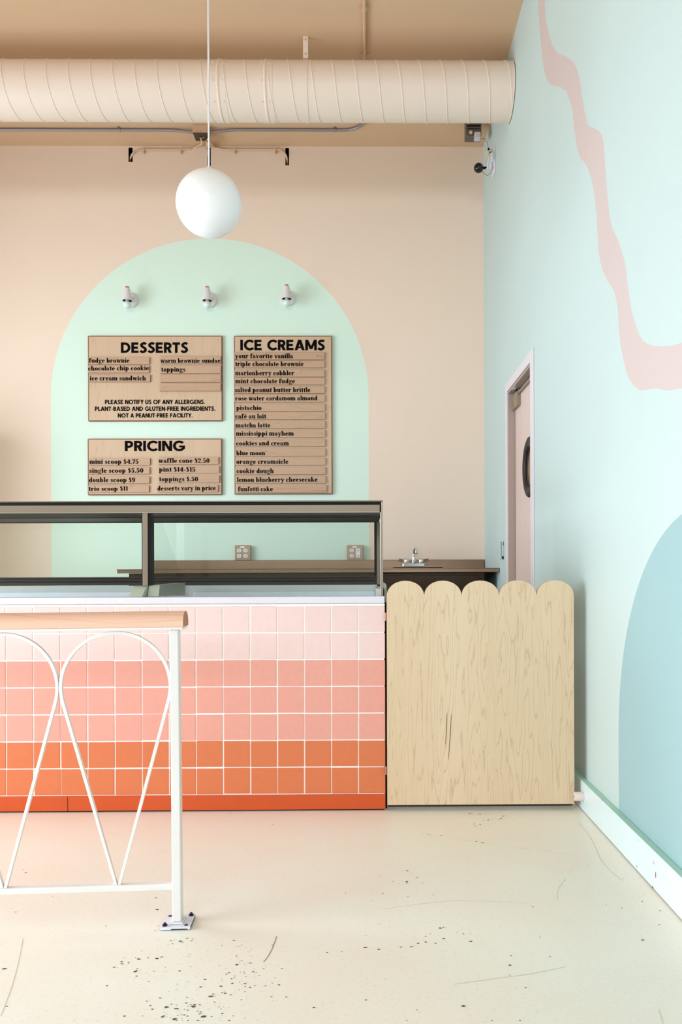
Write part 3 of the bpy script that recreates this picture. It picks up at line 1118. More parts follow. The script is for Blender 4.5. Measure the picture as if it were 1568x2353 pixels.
dc = atY(1100.5, 386, 5.87)
sc_ = thing('security_camera', 'glossy black dome camera on a white bracket on the aqua wall', 'camera', (XW, 5.87, dc.z))
bm = new()
zc0, zc1 = atY(1128, 402, 5.87).z, atY(1128, 342, 5.87).z
box(bm, XW - .012, XW - .0008, 5.83, 5.92, zc0, zc1, 0, .003)
obj('bracket_plate', bm, 'lilac_white', sc_)
bm = new()
box(bm, XW - .058, XW - .0125, 5.855, 5.905, zc1 - .06, zc1 - .004, 0, .006)
iv = obj('mount_block', bm, 'ivory', sc_, False, 'ivory plastic block')
for xx, dz, r in ((.045, .012, .007), (.032, .035, .005)):
    bm = new()
    cyl(bm, (XW - xx, 5.854, zc1 - dz), (XW - xx, 5.848, zc1 - dz), r)
    obj('screw', bm, 'black', iv, True)
bm = new()
box(bm, XW - .034, XW - .0125, 5.825, 5.854, zc1 - .105, zc1 - .045, 0, .004)
obj('arm_cover', bm, 'lilac_white', sc_)
for s in (0, .02):
    bm = new()
    tube(bm, smooth_pts([(XW - .04 + s, 5.845, zc1 - .065), (XW - .05 + s, 5.842, zc1 - .11), (XW - .055 + s, 5.842, zc1 - .155)], 5), .006, 8)
    obj('bracket_arm', bm, 'lilac_white', sc_, True)
bm = new()
sphere(bm, dc, .0345, 32)
obj('camera_dome', bm, 'dome', sc_, True, 'glossy black ball')
bm = new()
cyl(bm, (dc.x + .03, dc.y, dc.z), (dc.x + .046, dc.y - .01, dc.z - .004), .009)
cyl(bm, (dc.x + .044, dc.y - .01, dc.z - .004), (XW - .05, 5.845, zc1 - .14), .004)
obj('ball_joint', bm, 'black', sc_, True)
bm = new()
tube(bm, smooth_pts([(dc.x + .025, dc.y, dc.z - .024), (dc.x + .045, 5.85, dc.z - .055), (dc.x + .065, 5.845, dc.z - .062), (dc.x + .085, 5.845, dc.z - .04), (XW - .014, 5.855, dc.z + .0)], 6), .0014, 6)
obj('wire', bm, 'dark', sc_, True)

# pendant globe
GY, GR = 3.8, .1495
gc = atY(480.5, 468.5, GY)
pend = thing('pendant_lamp', 'white glass globe pendant hanging on a white cord', 'lamp', gc)
bm = new()
sphere(bm, gc, GR, 64)
obj('globe', bm, 'globe', pend, True)
bm = new()
top = Vector((gc.x, GY, gc.z + GR))
tube(bm, [top + Vector((0, 0, -.004)), Vector((gc.x, GY, ZC - .02))], .0042, 10)
obj('cord', bm, 'cord', pend, True)
bm = new()
lathe(bm, top + Vector((0, 0, -.003)), (0, 0, 1), [(.03, 0), (.03, .004), (.012, .008), (.007, .02), (.005, .024)], 24)
obj('globe_cap', bm, 'cord', pend, True)
bm = new()
lathe(bm, (gc.x, GY, ZC - .025), (0, 0, 1), [(.01, 0), (.05, .008), (.055, .0245)], 32)
obj('ceiling_rose', bm, 'cord', pend, True)

# ================================================================== BACK WALL FITTINGS
SL = ['leftmost white wall sconce, over the left half of the DESSERTS board', 'middle white wall sconce, below the hanging globe',
      'rightmost white wall sconce, over the ICE CREAMS board']


def sconce():
    t = thing('wall_sconce', SL[0], 'wall lamp', (0, 0, 0), 'white sconces over the menu boards')
    bm = new()
    lathe(bm, (0, -.0008, 0), (0, -1, 0), [(.054, 0), (.056, .004), (.056, .016), (.05, .0215), (.0, .0225)], 40, 0, False)
    obj('backplate', bm, 'sconce', t, True)
    bm = new()
    cyl(bm, (0, -.022, .0), (0, -.085, .004), .011)
    obj('arm', bm, 'sconce', t, True)
    bm = new()
    y = -.097
    lathe(bm, (0, y, -.028), (0, 0, 1), [(.0365, 0), (.0385, .0), (.0375, .008), (.021, .094), (.017, .097), (.015, .0955), (.0345, .005), (.0365, 0)], 40, 0, False)
    sh = obj('shade', bm, 'sconce', t, True)
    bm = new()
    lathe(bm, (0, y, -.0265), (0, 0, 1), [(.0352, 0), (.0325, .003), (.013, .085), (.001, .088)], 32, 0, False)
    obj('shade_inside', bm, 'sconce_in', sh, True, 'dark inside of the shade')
    bm = new()
    lathe(bm, (0, y, .0645), (0, 0, 1), [(.015, 0), (.0158, .003), (.0152, .014), (.012, .0165), (0, .017)], 24)
    obj('wood_cap', bm, 'cap_wood', t, True, 'small reddish wood cap')
    bm = new()
    sphere(bm, (0, y, -.0585), .0305, 28)
    cyl(bm, (0, y, -.034), (0, y, .03), .0125, .011)
    obj('bulb', bm, 'bulb', t, True)
    return t


def copy_tree(o, parent=None):
    c = o.copy()
    COL.objects.link(c)
    c.parent = parent
    for ch in list(o.children):
        copy_tree(ch, c)
    return c


proto = sconce()
spots = [atY(300.8, 692.3, YB), atY(482.0, 692.0, YB), atY(661.9, 688.0, YB)]
for i, p in enumerate(spots):
    o = proto if i == 0 else copy_tree(proto)
    o.location = (p.x, YB, p.z)
    o['label'] = SL[i]


# menu boards
def zz(u):          # coordinates measured on an enlarged detail of the boards
    return 180 + u / 2.529


def zv(v):
    return 620 + v / 2.529


BT = .022
YP = YB - BT        # board face


def board(label, x0, y0, x1, y1, texts):
    a, b = atY(x0, y0, YP), atY(x1, y1, YP)
    t = thing('menu_board', label, 'sign', ((a.x + b.x) / 2, YB, b.z), 'wooden menu boards')
    bm = new()
    box(bm, a.x + .004, b.x - .004, YP, YB - .0008, b.z + .004, a.z - .004)
    obj('panel', bm, 'board', t)
    bm = new()
    e, pr_ = .0085, .0003
    box(bm, a.x, b.x, YP - pr_, YB - .001, a.z - e, a.z, 0, .0015)
    box(bm, a.x, b.x, YP - pr_, YB - .001, b.z, b.z + e, 0, .0015)
    box(bm, a.x, a.x + e, YP - pr_, YB - .001, b.z + e, a.z - e, 0, .0015)
    box(bm, b.x - e, b.x, YP - pr_, YB - .001, b.z + e, a.z - e, 0, .0015)
    obj('edge_frame', bm, 'board_edge', t, False, 'thin brown edge')
    for nm, lines in texts:
        bm = new()
        for s, u0, u1, v0, v1 in lines:
            p, q = atY(zz(u0), zv(v1), YP), atY(zz(u1), zv(v0), YP)
            write(bm, s, sans, p.x, q.x, p.z, q.z - p.z, YP)
        obj(nm, bm, 'ink', t)
    return t


board('wooden DESSERTS menu board, upper left, with an allergen notice', 202, 771.5, 511.5, 967.5,
      [('title_lettering', [('DESSERTS', 248, 638, 422, 483)]),
       ('notice_lettering', [('PLEASE NOTIFY US OF ANY ALLERGENS.', 155, 736, 755, 781),
                             ('PLANT-BASED AND GLUTEN-FREE INGREDIENTS.', 97, 796, 794, 820),
                             ('NOT A PEANUT-FREE FACILITY.', 230, 664, 834, 859)])])
board('wooden PRICING board, lower left under the desserts board', 201.5, 1008, 510.5, 1137, [('title_lettering', [('PRICING', 271, 620, 993, 1054)])])
board('tall wooden ICE CREAMS menu board on the right', 538, 771.5, 764.5, 1135.5, [('title_lettering', [('ICE CREAMS', 942, 1433, 407, 468)])])

ST = .013


def strip(text, u0, u1, v0, v1, t0, t1, where, skew=0, drop=8):
    y1 = YP - .0008
    y0 = y1 - ST
    a, b = atY(zz(u0), zv(v0), y0), atY(zz(u1), zv(v1), y0)
    lab = f"wooden menu strip reading '{text}' on the {where}" if text else where
    t = thing('menu_strip', lab, 'menu strip', ((a.x + b.x) / 2, y1, b.z), 'lettered strips on the menu boards')
    bm = new()
    box(bm, a.x, b.x, y0, y1, b.z, a.z, 0, .001, 1)
    bm.normal_update()
    for f in bm.faces:
        if abs(f.normal.y) < .5:
            f.material_index = 1
    obj('slat', bm, ['strip', 'strip_edge'], t)
    if text:
        p, q = atY(zz(t0), zv(v1 - drop), y0), atY(zz(t1), zv(v1 - drop), y0)
        bm = new()
        write(bm, text, serif, p.x, q.x, p.z, .0366, y0, .0015, skew)
        obj('lettering', bm, 'ink', t)


D, P_, I_ = 'DESSERTS board', 'PRICING board', 'ICE CREAMS board'
for r in (('fudge brownie', 60, 414, 508, 548, 62, 298, D), ('chocolate chip cookie', 58, 412, 556, 598, 57, 411, D, .006, 12),
          ('ice cream sandwich', 61, 418, 610, 651, 66, 393, D),
          ('warm brownie sundae', 476, 829, 502, 545, 478, 826, D, 0, 4), ('toppings', 475, 829, 557, 600, 482, 622, D),
          ('', 476, 829, 608, 652, 0, 0, 'blank wooden strip right under the toppings strip, DESSERTS board'),
          ('', 473, 828, 660, 704, 0, 0, 'blank wooden strip lowest in the right column, DESSERTS board'),
          ('mini scoop $4.75', 62, 417, 1095, 1135, 64, 350, P_, 0, 7), ('single scoop $5.50', 62, 415, 1147, 1187, 65, 378, P_, .002, 7),
          ('double scoop $9', 61, 415, 1201, 1242, 62, 330, P_), ('trio scoop $11', 58, 411, 1253, 1293, 60, 288, P_, .004),
          ('waffle cone $2.50', 465, 815, 1089, 1130, 466, 763, P_), ('pint $14-$15', 466, 820, 1139, 1181, 469, 680, P_),
          ('toppings $.50', 466, 820, 1194, 1237, 470, 696, P_), ('desserts vary in price', 460, 812, 1250, 1291, 460, 799, P_, .005),
          ('your favorite vanilla', 909, 1432, 479, 522, 912, 1248, I_), ('triple chocolate brownie', 909, 1432, 529, 568, 912, 1310, I_),
          ('marionberry cobbler', 909, 1432, 581, 621, 912, 1256, I_), ('mint chocolate fudge', 909, 1433, 626, 667, 912, 1260, I_, 0, 7),
          ('salted peanut butter brittle', 909, 1433, 677, 718, 910, 1349, I_, 0, 7), ('rose water cardamom almond', 909, 1434, 727, 768, 912, 1390, I_, .002),
          ('pistachio', 911, 1434, 779, 820, 918, 1065, I_, 0, 5), ('café au lait', 911, 1435, 828, 869, 913, 1092, I_, 0, 5),
          ('matcha latte', 911, 1436, 879, 921, 913, 1116, I_, 0, 5), ('mississippi mayhem', 912, 1436, 931, 972, 916, 1253, I_, 0, 8),
          ('cookies and cream', 912, 1436, 984, 1026, 918, 1224, I_, 0, 5), ('blue moon', 912, 1437, 1040, 1082, 918, 1086, I_, 0, 4),
          ('orange creamsicle', 912, 1438, 1094, 1135, 919, 1221, I_, 0, 7), ('cookie dough', 912, 1438, 1147, 1189, 920, 1136, I_, 0, 7),
          ('lemon blueberry cheesecake', 912, 1439, 1199, 1240, 922, 1391, I_, .002, 7), ('funfetti cake', 924, 1445, 1251, 1293, 929, 1131, I_, 0, 6)):
    strip(*r)


# outlets
def outlet(label, x0, y0, x1, y1, gfci):
    a, b = atY(x0, y0, YB - .035), atY(x1, y1, YB - .035)
    t = thing('outlet_box', label, 'outlet', ((a.x + b.x) / 2, YB, b.z), 'wall outlets behind the freezer')
    yf = YB - .036
    bm = new()
    box(bm, a.x + .002, b.x - .002, yf + .004, YB - .0008, b.z + .002, a.z - .002, 0, .003)
    obj('back_box', bm, 'outlet_plate', t)
    bm = new()
    box(bm, a.x, b.x, yf, yf + .0038, b.z, a.z, 0, .0018)
    obj('cover_plate', bm, 'outlet_plate', t)
    W, H = b.x - a.x, a.z - b.z

    def recept(cx, cz):
        bm = new()
        n = 24
        poly = [(cx + .0168 * cos(2 * pi * k / n), cz + max(-.0135, min(.0135, .0168 * sin(2 * pi * k / n)))) for k in range(n)]
        prism(bm, poly, lambda u, v, s: (u, yf - .0025 + .0024 * s, v))
        o = obj('receptacle', bm, 'outlet', t)
        bm = new()
        for dx in (-.0065, .0065):
            box(bm, cx + dx - .0013, cx + dx + .0013, yf - .0034, yf - .0027, cz - .0005, cz + .0085)
        cyl(bm, (cx, yf - .0034, cz - .0065), (cx, yf - .0027, cz - .0065), .0028, seg=10)
        obj('socket_slots', bm, 'black', o)
    for fx in ((.28, .69) if not gfci else (.3,)):
        for fz in (.65, .29):
            recept(a.x + W * fx, b.z + H * fz)
    if gfci:
        cx, cz = a.x + W * .7, b.z + H * .47
        bm = new()
        box(bm, cx - .0165, cx + .0165, yf - .0028, yf - .0003, cz - .036, cz + .036, 0, .001)
        o = obj('square_receptacle', bm, 'outlet', t)
        bm = new()
        for s in (-1, 1):
            for dx in (-.0065, .0065):
                box(bm, cx + dx - .0013, cx + dx + .0013, yf - .0036, yf - .003, cz + s * .022 - .002, cz + s * .022 + .006)
            cyl(bm, (cx, yf - .0036, cz + s * .022 - .008), (cx, yf - .003, cz + s * .022 - .008), .0028, seg=10)
        obj('socket_slots', bm, 'black', o)
    bm = new()
    box(bm, a.x + W * .36, a.x + W * .62, yf - .0008, yf - .0001, a.z - .02, a.z - .0075)
    obj('circuit_tag', bm, 'outlet', t)


outlet('brown steel outlet plate with four round receptacles', 539.5, 1253, 576, 1287.3, False)
outlet('brown steel outlet plate with two round receptacles and one square one', 797.5, 1252.5, 834.5, 1287, True)

# ================================================================== SINK COUNTER
CZ = 1.018
CX0, CX1, CY0 = -1.72, XW - .004, 5.70
sinkc = thing('sink_counter', 'long stainless steel back counter with low backsplash', 'counter', ((CX0 + CX1) / 2, 6.1, 0))
bm = new()
box(bm, CX0, CX1, CY0, YB - .004, CZ - .0035, CZ, 0)
box(bm, CX0, CX1, CY0, CY0 + .02, CZ - .029, CZ - .004, 0, .003)
obj('worktop', bm, 'steel', sinkc)
bm = new()
box(bm, CX0, CX1, YB - .024, YB - .0045, CZ + .0005, 1.087, 0, .003)
obj('backsplash', bm, 'steel_back', sinkc)
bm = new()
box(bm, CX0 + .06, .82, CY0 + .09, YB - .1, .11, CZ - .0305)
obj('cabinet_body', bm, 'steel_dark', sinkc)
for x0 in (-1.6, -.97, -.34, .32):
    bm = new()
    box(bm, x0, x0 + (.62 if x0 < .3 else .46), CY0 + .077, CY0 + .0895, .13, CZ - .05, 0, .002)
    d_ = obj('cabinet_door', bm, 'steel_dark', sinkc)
for lx in (CX0 + .1, -.5, .76):
    for ly in (CY0 + .13, YB - .16):
        bm = new()
        cyl(bm, (lx, ly, .0008), (lx, ly, .1095), .02)
        obj('leg', bm, 'steel', sinkc, True)
bm = new()
s0, s1 = atY(905, 1304, 6.0).x, atY(1013, 1304, 6.0).x
sy0, sy1 = 5.84, 6.38
o_, i_ = rect(s0, sy0, s1, sy1), rect(s0 + .03, sy0 + .03, s1 - .03, sy1 - .14)
painted_wall(bm, o_, [], lambda u, v: (u, v, CZ + .011), [i_])
for k in range(4):
    p, q = o_[k], o_[(k + 1) % 4]
    bm.faces.new([bm.verts.new(c) for c in ((*p, CZ + .0005), (*q, CZ + .0005), (*q, CZ + .011), (*p, CZ + .011))])
    p, q = i_[k], i_[(k + 1) % 4]
    bm.faces.new([bm.verts.new(c) for c in ((*p, CZ + .011), (*q, CZ + .011), (*q, CZ + .001), (*p, CZ + .001))])
bm.faces.new([bm.verts.new((*p, CZ + .0008)) for p in i_])
obj('sink_rim', bm, 'steel', sinkc)
bm = new()
box(bm, s0 - .002, s1 + .002, sy0 - .004, sy0 - .0006, CZ + .0004, CZ + .0085)  # black strip darkening the front side of the sink rim
obj('sink_dark_strip', bm, 'black', sinkc)

# faucet
FY = 6.31
fz = CZ + .0115
f0, f1 = atY(925, 1300, FY).x, atY(976, 1300, FY).x
fm = (f0 + f1) / 2
fc = thing('faucet', 'chrome two-handle faucet with a gooseneck spout', 'faucet', (fm, FY, fz))
bm = new()
box(bm, f0, f1, FY - .028, FY + .028, fz, fz + .03, 0, .006)
obj('deck_plate', bm, 'chrome', fc)
for px, s in ((934, -1), (968, 1)):
    hx = atY(px, 1290, FY).x
    bm = new()
    lathe(bm, (hx, FY, fz + .0305), (0, 0, 1), [(.019, 0), (.02, .004), (.0195, .03), (.016, .037), (.0, .038)], 24)
    hd = obj('handle', bm, 'chrome', fc, True)
    bm = new()
    tube(bm, [(hx + s * .015, FY - .004, fz + .058), (hx + s * .04, FY - .01, fz + .06), (hx + s * .057, FY - .014, fz + .063)], .0055, 10)
    obj('lever', bm, 'chrome', hd, True)
sx0 = atY(951, 1290, FY).x
bm = new()
lathe(bm, (sx0, FY, fz + .0305), (0, 0, 1), [(.013, 0), (.013, .004), (.0145, .012), (.0145, .02), (.011, .024), (.011, .056), (.0095, .06)], 20)
obj('spout_base', bm, 'chrome', fc, True)
bm = new()
tube(bm, smooth_pts([(sx0, FY, fz + .085), (sx0 + .002, FY - .002, fz + .105), (sx0 + .006, FY - .02, fz + .135), (sx0 + .011, FY - .055, fz + .146),
                     (sx0 + .014, FY - .09, fz + .132), (sx0 + .015, FY - .1, fz + .118)], 6), .0085, 14)
sp_ = obj('spout', bm, 'chrome', fc, True)
bm = new()
cyl(bm, (sx0 + .015, FY - .1, fz + .12), (sx0 + .0155, FY - .104, fz + .102), .0105)
obj('aerator', bm, 'chrome', sp_, True)

# pull bar on the aqua wall
hz0, hz1 = at(1150, 1286, 'X', XW - .01).z, at(1150, 1245, 'X', XW - .01).z
hy = at(1151, 1265, 'X', XW - .02).y
ph = thing('wall_pull_handle', 'small chrome bar handle upright on the aqua wall', 'handle', (XW, hy, hz0))
bm = new()
box(bm, XW - .022, XW - .012, hy - .012, hy - .0045, hz0, hz1, 0, .003)
obj('bar', bm, 'chrome', ph)
for z, m_ in ((hz0 + .002, 'chrome_dark'), (hz1 - .024, 'chrome')):
    bm = new()
    box(bm, XW - .0165, XW - .0008, hy - .004, hy + .024, z, z + .022, 0, .004)
    obj('bracket', bm, m_, ph)

# ================================================================== SERVICE COUNTER
YT = 3.455
KX1 = .075
KX0 = -2.45
ctr = thing('service_counter', 'tiled ice cream counter fading from pale pink to orange', 'counter', ((KX0 + KX1) / 2, 3.8, 0))
bm = new()
box(bm, KX0, KX1 - .003, YT + .0028, YT + .045, .012, .8655)
obj('counter_body', bm, 'grout', ctr)
tp = .1127
zb0, rowh = .0690, .1124
rnd = random.Random(11)
for cname, rows, mat in (('orange_tiles', (0, 1), 'tile_orange'), ('salmon_tiles', (2, 3, 4), 'tile_mid'), ('pale_pink_tiles', (5, 6), 'tile_pale')):
    bm = new()
    for r in rows:
        z0 = zb0 + r * rowh
        x1 = KX1
        k = 0
        while x1 > KX0 + .02:
            w = tp
            j = rnd.gauss(0, .0006)
            jz_ = rnd.gauss(0, .0006)
            box(bm, max(KX0, x1 - w) + .0024 + j, x1 - (.0024 if k else 0) + j * (k > 0), YT + rnd.gauss(0, .0002), YT + .008,
                z0 + .0025 + jz_, z0 + rowh - .0025 + jz_, 0, .0016, 2)
            x1 -= w
            k += 1
    obj(cname, bm, mat, ctr)
bm = new()
box(bm, KX0, KX1, YT - .002, YT + .0045, zb0 + 7 * rowh - .001, zb0 + 7 * rowh + .007, 0, .001)
obj('grout_strip', bm, 'grout', ctr)
xj = atY(157, 1845, YT).x
for x0, x1 in ((KX0, xj - .0015), (xj + .0015, KX1)):
    bm = new()
    box(bm, x0, x1, YT - .006, YT + .0045, .0065, zb0 - .001, 0, .0015)
    obj('kickboard', bm, 'kick', ctr)
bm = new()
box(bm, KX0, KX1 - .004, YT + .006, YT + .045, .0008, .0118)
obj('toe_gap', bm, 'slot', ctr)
bm = new()
zs1 = .8945
box(bm, KX0, KX1 - .001, YT - .018, 3.515, .8665, zs1, 0, .0025)
obj('countertop', bm, 'slab', ctr)

# ================================================================== FREEZER CASE ON THE COUNTER
fr = thing('display_freezer', 'glass-fronted ice cream display freezer set into the tiled counter', 'freezer', ((KX0 + KX1) / 2, 3.8, .8))
YG, YR = 3.475, 4.1
FX1 = .068
bm = new()
box(bm, KX0, .062, YT + .062, YR + .08, .0008, .699)
obj('cabinet', bm, 'greygreen', fr)
bm = new()
box(bm, KX0, FX1, YG - .012, YR + .06, 1.291, 1.2962, 0, .001)
box(bm, KX0, FX1 - .012, YG - .006, YG + .02, 1.2478, 1.279, 0, .002)
lid = obj('top_rail', bm, 'taupe', fr)
bm = new()
box(bm, KX0, FX1 - .012, YG + .001, YG + .02, 1.2792, 1.2908)
obj('rail_groove', bm, 'black', lid)
bm = new()
box(bm, KX0, FX1 - .012, YG - .0075, YG - .0002, 1.2455, 1.2497, 0, .001)
obj('rail_lip', bm, 'taupe_light', lid)
bm = new()
box(bm, KX0, FX1 - .005, YG + .0205, 3.79, 1.2485, 1.2905)
box(bm, KX0, FX1 - .005, 3.79, 3.83, 1.2465, 1.2905)
obj('light_housing', bm, 'black', fr)
bm = new()
box(bm, KX0, FX1 - .005, 3.831, YR + .05, 1.2475, 1.2905)
box(bm, KX0, FX1 - .005, YR, YR + .03, 1.2425, 1.2472)
obj('rear_header', bm, 'dark', fr)
# rear rails
bm = new()
for z0, z1, yy, mi in ((.9335, .9475, YR - .005, 1), (.9478, .9555, YR, 0), (.9558, .9625, YR - .004, 1), (.9628, .9685, YR, 0), (.9688, .974, YR - .003, 1)):
    box(bm, KX0, .045, yy, YR + .04, z0, z1, mi)
obj('rear_sill', bm, ['black', 'dark'], fr)
bm = new()
box(bm, .038, .05, YR, YR + .04, .9745, 1.242, 1)
box(bm, .0505, .066, YR - .005, YR + .04, .9335, 1.242, 0)
obj('rear_post', bm, ['taupe', 'black'], fr)
# front end post
p0, p1 = atY(874.6, 1300, YG).x, atY(880.6, 1300, YG).x
bm = new()
box(bm, p0 + .003, p1, YG, YG + .022, zs1 + .0008, 1.2908, 0, .0015)
obj('front_post', bm, 'taupe_light', fr)
bm = new()
box(bm, p0, p0 + .0026, YG - .004, YG + .016, zs1 + .0008, 1.247, 0)
obj('glass_edge_trim', bm, 'slab', fr)
# mullion
m0, m1 = atY(328, 1260, YG), atY(340, 1260, YG)
zm = atY(335, 1345.5, YG).z
bm = new()
box(bm, m0.x, m1.x, YG - .002, YG + .03, zm - .001, 1.2472, 0, .001)
mul = obj('mullion', bm, 'taupe', fr)
bm = new()
box(bm, m0.x - .0045, m0.x - .0004, YG + .004, YG + .035, zm, 1.2472)
box(bm, m1.x + .0004, m1.x + .011, YG + .004, YG + .06, zm, 1.2472)
obj('mullion_gasket', bm, 'black', mul)
# curved foot of the mullion: a bridge profile swept to the front lip
bm = new()
xa, xb = atY(311, 1345, YG).x, atY(347, 1345, YG).x
prof = []
for k in range(9):
    t = k / 8
    prof.append((t, .5 * (1 - cos(pi * min(1, t * 1.15)))))
rings = []
zt, zbm = zm + .0005, zs1 + .0012
for k in range(9):
    t = k / 8
    y = YG + .02 - .046 * t
    z = zt - (zt - zbm) * (t ** 1.8)
    xl = (xa - .006) + (atY(297, 1371, 3.45).x - xa + .006) * (t ** 1.2)
    xr = xb - .012 + (atY(327, 1371, 3.45).x - xb + .012) * (t ** 1.0)
    rings.append([(xl, y, z), (xl, y, zbm - .0005), (xr, y, zbm - .0005), (xr, y, z)])
for r_ in rings:
    pass
loft(bm, rings)
obj('mullion_foot', bm, 'greygreen', mul)
bm = new()
q0, q1 = atY(345, 1343, 3.55), atY(386, 1343, 3.55)
prism(bm, [(3.47, zbm), (3.49, zm + .001), (3.98, zm + .004), (3.98, .885), (3.6, zbm)], lambda u, v, s: (xb - .012 + (.045 * s), u, v))
obj('divider_wall', bm, 'greygreen', fr)
# glass
for x0, x1 in ((KX0 + .02, m0.x - .006), (m1.x + .012, p0 - .0006)):
    bm = new()
    box(bm, x0, x1, YG + .006, YG + .011, zs1 + .0008, 1.2472)
    obj('front_pane', bm, 'glass', fr)
    bm = new()
    box(bm, x0, min(x1, .036), YR + .012, YR + .017, .9745, 1.242)
    obj('rear_pane', bm, 'glass', fr)
g0, g1 = atY(350.5, 1208, 3.52), atY(382.5, 1335, 4.05)
bm = new()
prism(bm, [(3.52, .945), (3.52, 1.235), (3.6, 1.235), (4.04, .95), (4.04, .945)], lambda u, v, s: (m1.x + .019 + .004 * s, u, v))
obj('divider_pane', bm, 'glass', fr)
# liner and frost
bm = new()
box(bm, KX0, .05, YR - .03, YR - .006, .7, .932)
box(bm, KX0, .05, 3.516, YR - .03, .7, .71)
box(bm, .04, .0665, YG + .023, YR - .0055, .8, .925)
obj('liner', bm, 'liner', fr)
bm = new()
box(bm, KX0, xa - .02, YR - .055, YR - .0305, .72, .902, 0, .004)
box(bm, xb + .06, .0395, YR - .055, YR - .0305, .72, .902, 0, .004)
obj('frost_ledge', bm, 'frost', fr, False, 'pale bluish frosted ledge')
# grey end cap past the slab
bm = new()
e0, e1 = atY(884.5, 1345, 3.53).x, atY(889.5, 1380, 3.53).x
prism(bm, [(e0 - .002, .866), (e0 - .002, .9445), (e0 + .004, .9455), (e0 + .0075, .938), (e1, .905), (e1, .866)], lambda u, v, s: (u, 3.53 + .66 * s, v))
obj('end_cap', bm, 'greygreen', fr)

# ================================================================== SWING GATE
YGt = 3.44
gl, gr = atY(889.8, 1600, YGt).x, atY(1319.8, 1600, YGt).x
gz0, gv, gt = .0255, .0, 0
gv = atY(1104, 1371, YGt).z
gt = atY(1104, 1334, YGt).z
gate = thing('swing_gate', 'pale maple half gate with a scalloped top beside the counter', 'gate', ((gl + gr) / 2, YGt, gz0))
poly = [(gl, gz0), (gr, gz0)]
n = 5
wd = (gr - gl) / n
for i in range(n - 1, -1, -1):
    cx = gl + wd * (i + .5)
    for k in range(0, 25):
        a = pi * k / 24
        if i < n - 1 and k == 0:
            continue
        cc = cos(a)
        poly.append((cx + wd / 2 * cc, gv + (gt - gv) * abs(sin(a)) ** .92))
bm = new()
prism(bm, poly, lambda u, v, s: (u, YGt + .019 * s, v), 0, 1)
pnl = obj('panel', bm, ['gate', 'gate_edge'], gate)
bm = new()
for pts_ in ([(1027.5, 1638), (1026.8, 1665), (1025.5, 1690), (1023.5, 1712)], [(1037.5, 1640), (1036, 1675), (1033.5, 1710), (1031, 1745)]):
    P = smooth_pts([atY(x, y, YGt) for x, y in pts_], 5)
    L = len(P) - 1
    for i in range(L):
        q = []
        for j, s in ((i, -1), (i + 1, -1), (i + 1, 1), (i, 1)):
            wq = .0012 * sin(pi * min(1, max(0, .04 + .92 * j / L))) ** .7 + .0003
            q.append(bm.verts.new((P[j].x + s * wq, YGt - .0005, P[j].z)))
        bm.faces.new(q[::-1])
obj('gouge_mark', bm, 'gouge', pnl, False, 'two thin brown gouges in the gate')
for pyc in (1417, 1770):
    c = atY(887, pyc, YGt + .006)
    bm = new()
    cyl(bm, (gl - .0052, YGt + .004, c.z - .017), (gl - .0052, YGt + .004, c.z + .017), .0042, seg=14)
    box(bm, gl - .001, gl - .0003, YGt + .003, YGt + .018, c.z - .017, c.z + .017)
    obj('hinge', bm, 'copper', gate, True)
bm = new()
box(bm, gl + .002, gr - .004, YGt + .0195, YGt + .03, .0125, .06)  # dark strip stands in for the shadowed gap below the gate
obj('bottom_shade_strip', bm, 'dark', gate, False, 'dark strip standing in for the shade under the gate')
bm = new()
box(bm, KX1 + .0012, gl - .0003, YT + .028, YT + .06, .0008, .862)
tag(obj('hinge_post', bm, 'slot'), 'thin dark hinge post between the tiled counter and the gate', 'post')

# door stop on the baseboard
c = atY(1322, 1830.5, 3.41)
ds = thing('gate_stop', 'small round pale rubber stop on the baseboard at the gate corner', 'stop', (.893, 3.41, c.z))
bm = new()
lathe(bm, (.8925, 3.412, c.z), (-1, 0, 0), [(.0185, 0), (.0185, .034), (.0165, .0375), (.008, .038), (.0, .038)], 28, 0, False)
stp = obj('bumper', bm, 'stop_rubber', ds, True)
bm = new()
cyl(bm, (.8547, 3.412, c.z), (.8538, 3.412, c.z), .0045, seg=12)
obj('screw', bm, 'dark', stp)

# ================================================================== RAILING
phi = radians(2.2)
PO = Vector((at(406.6, 2122, 'Z', .008).x, 2.352, 0))
RM = Matrix.Translation(PO) @ Matrix.Rotation(phi, 4, 'Z') @ Matrix.Rotation(-.0065, 4, 'Y')
rl = thing('queue_railing', 'white steel railing with teardrop loops and a wooden handrail', 'railing', PO)


def rail_uz(px, py, dy=0):
    d = ray(px, py)
    n_ = Vector((-sin(phi), cos(phi), 0))
    o0 = PO + n_ * dy
    t = (o0 - EYE).dot(n_) / d.dot(n_)
    p = EYE + d * t - PO
    return p.x * cos(phi) + p.y * sin(phi), p.z


def robj(name, bm, mats, parent=rl, smooth=False, label=None):
    bm.transform(RM)
    return obj(name, bm, mats, parent, smooth, label)


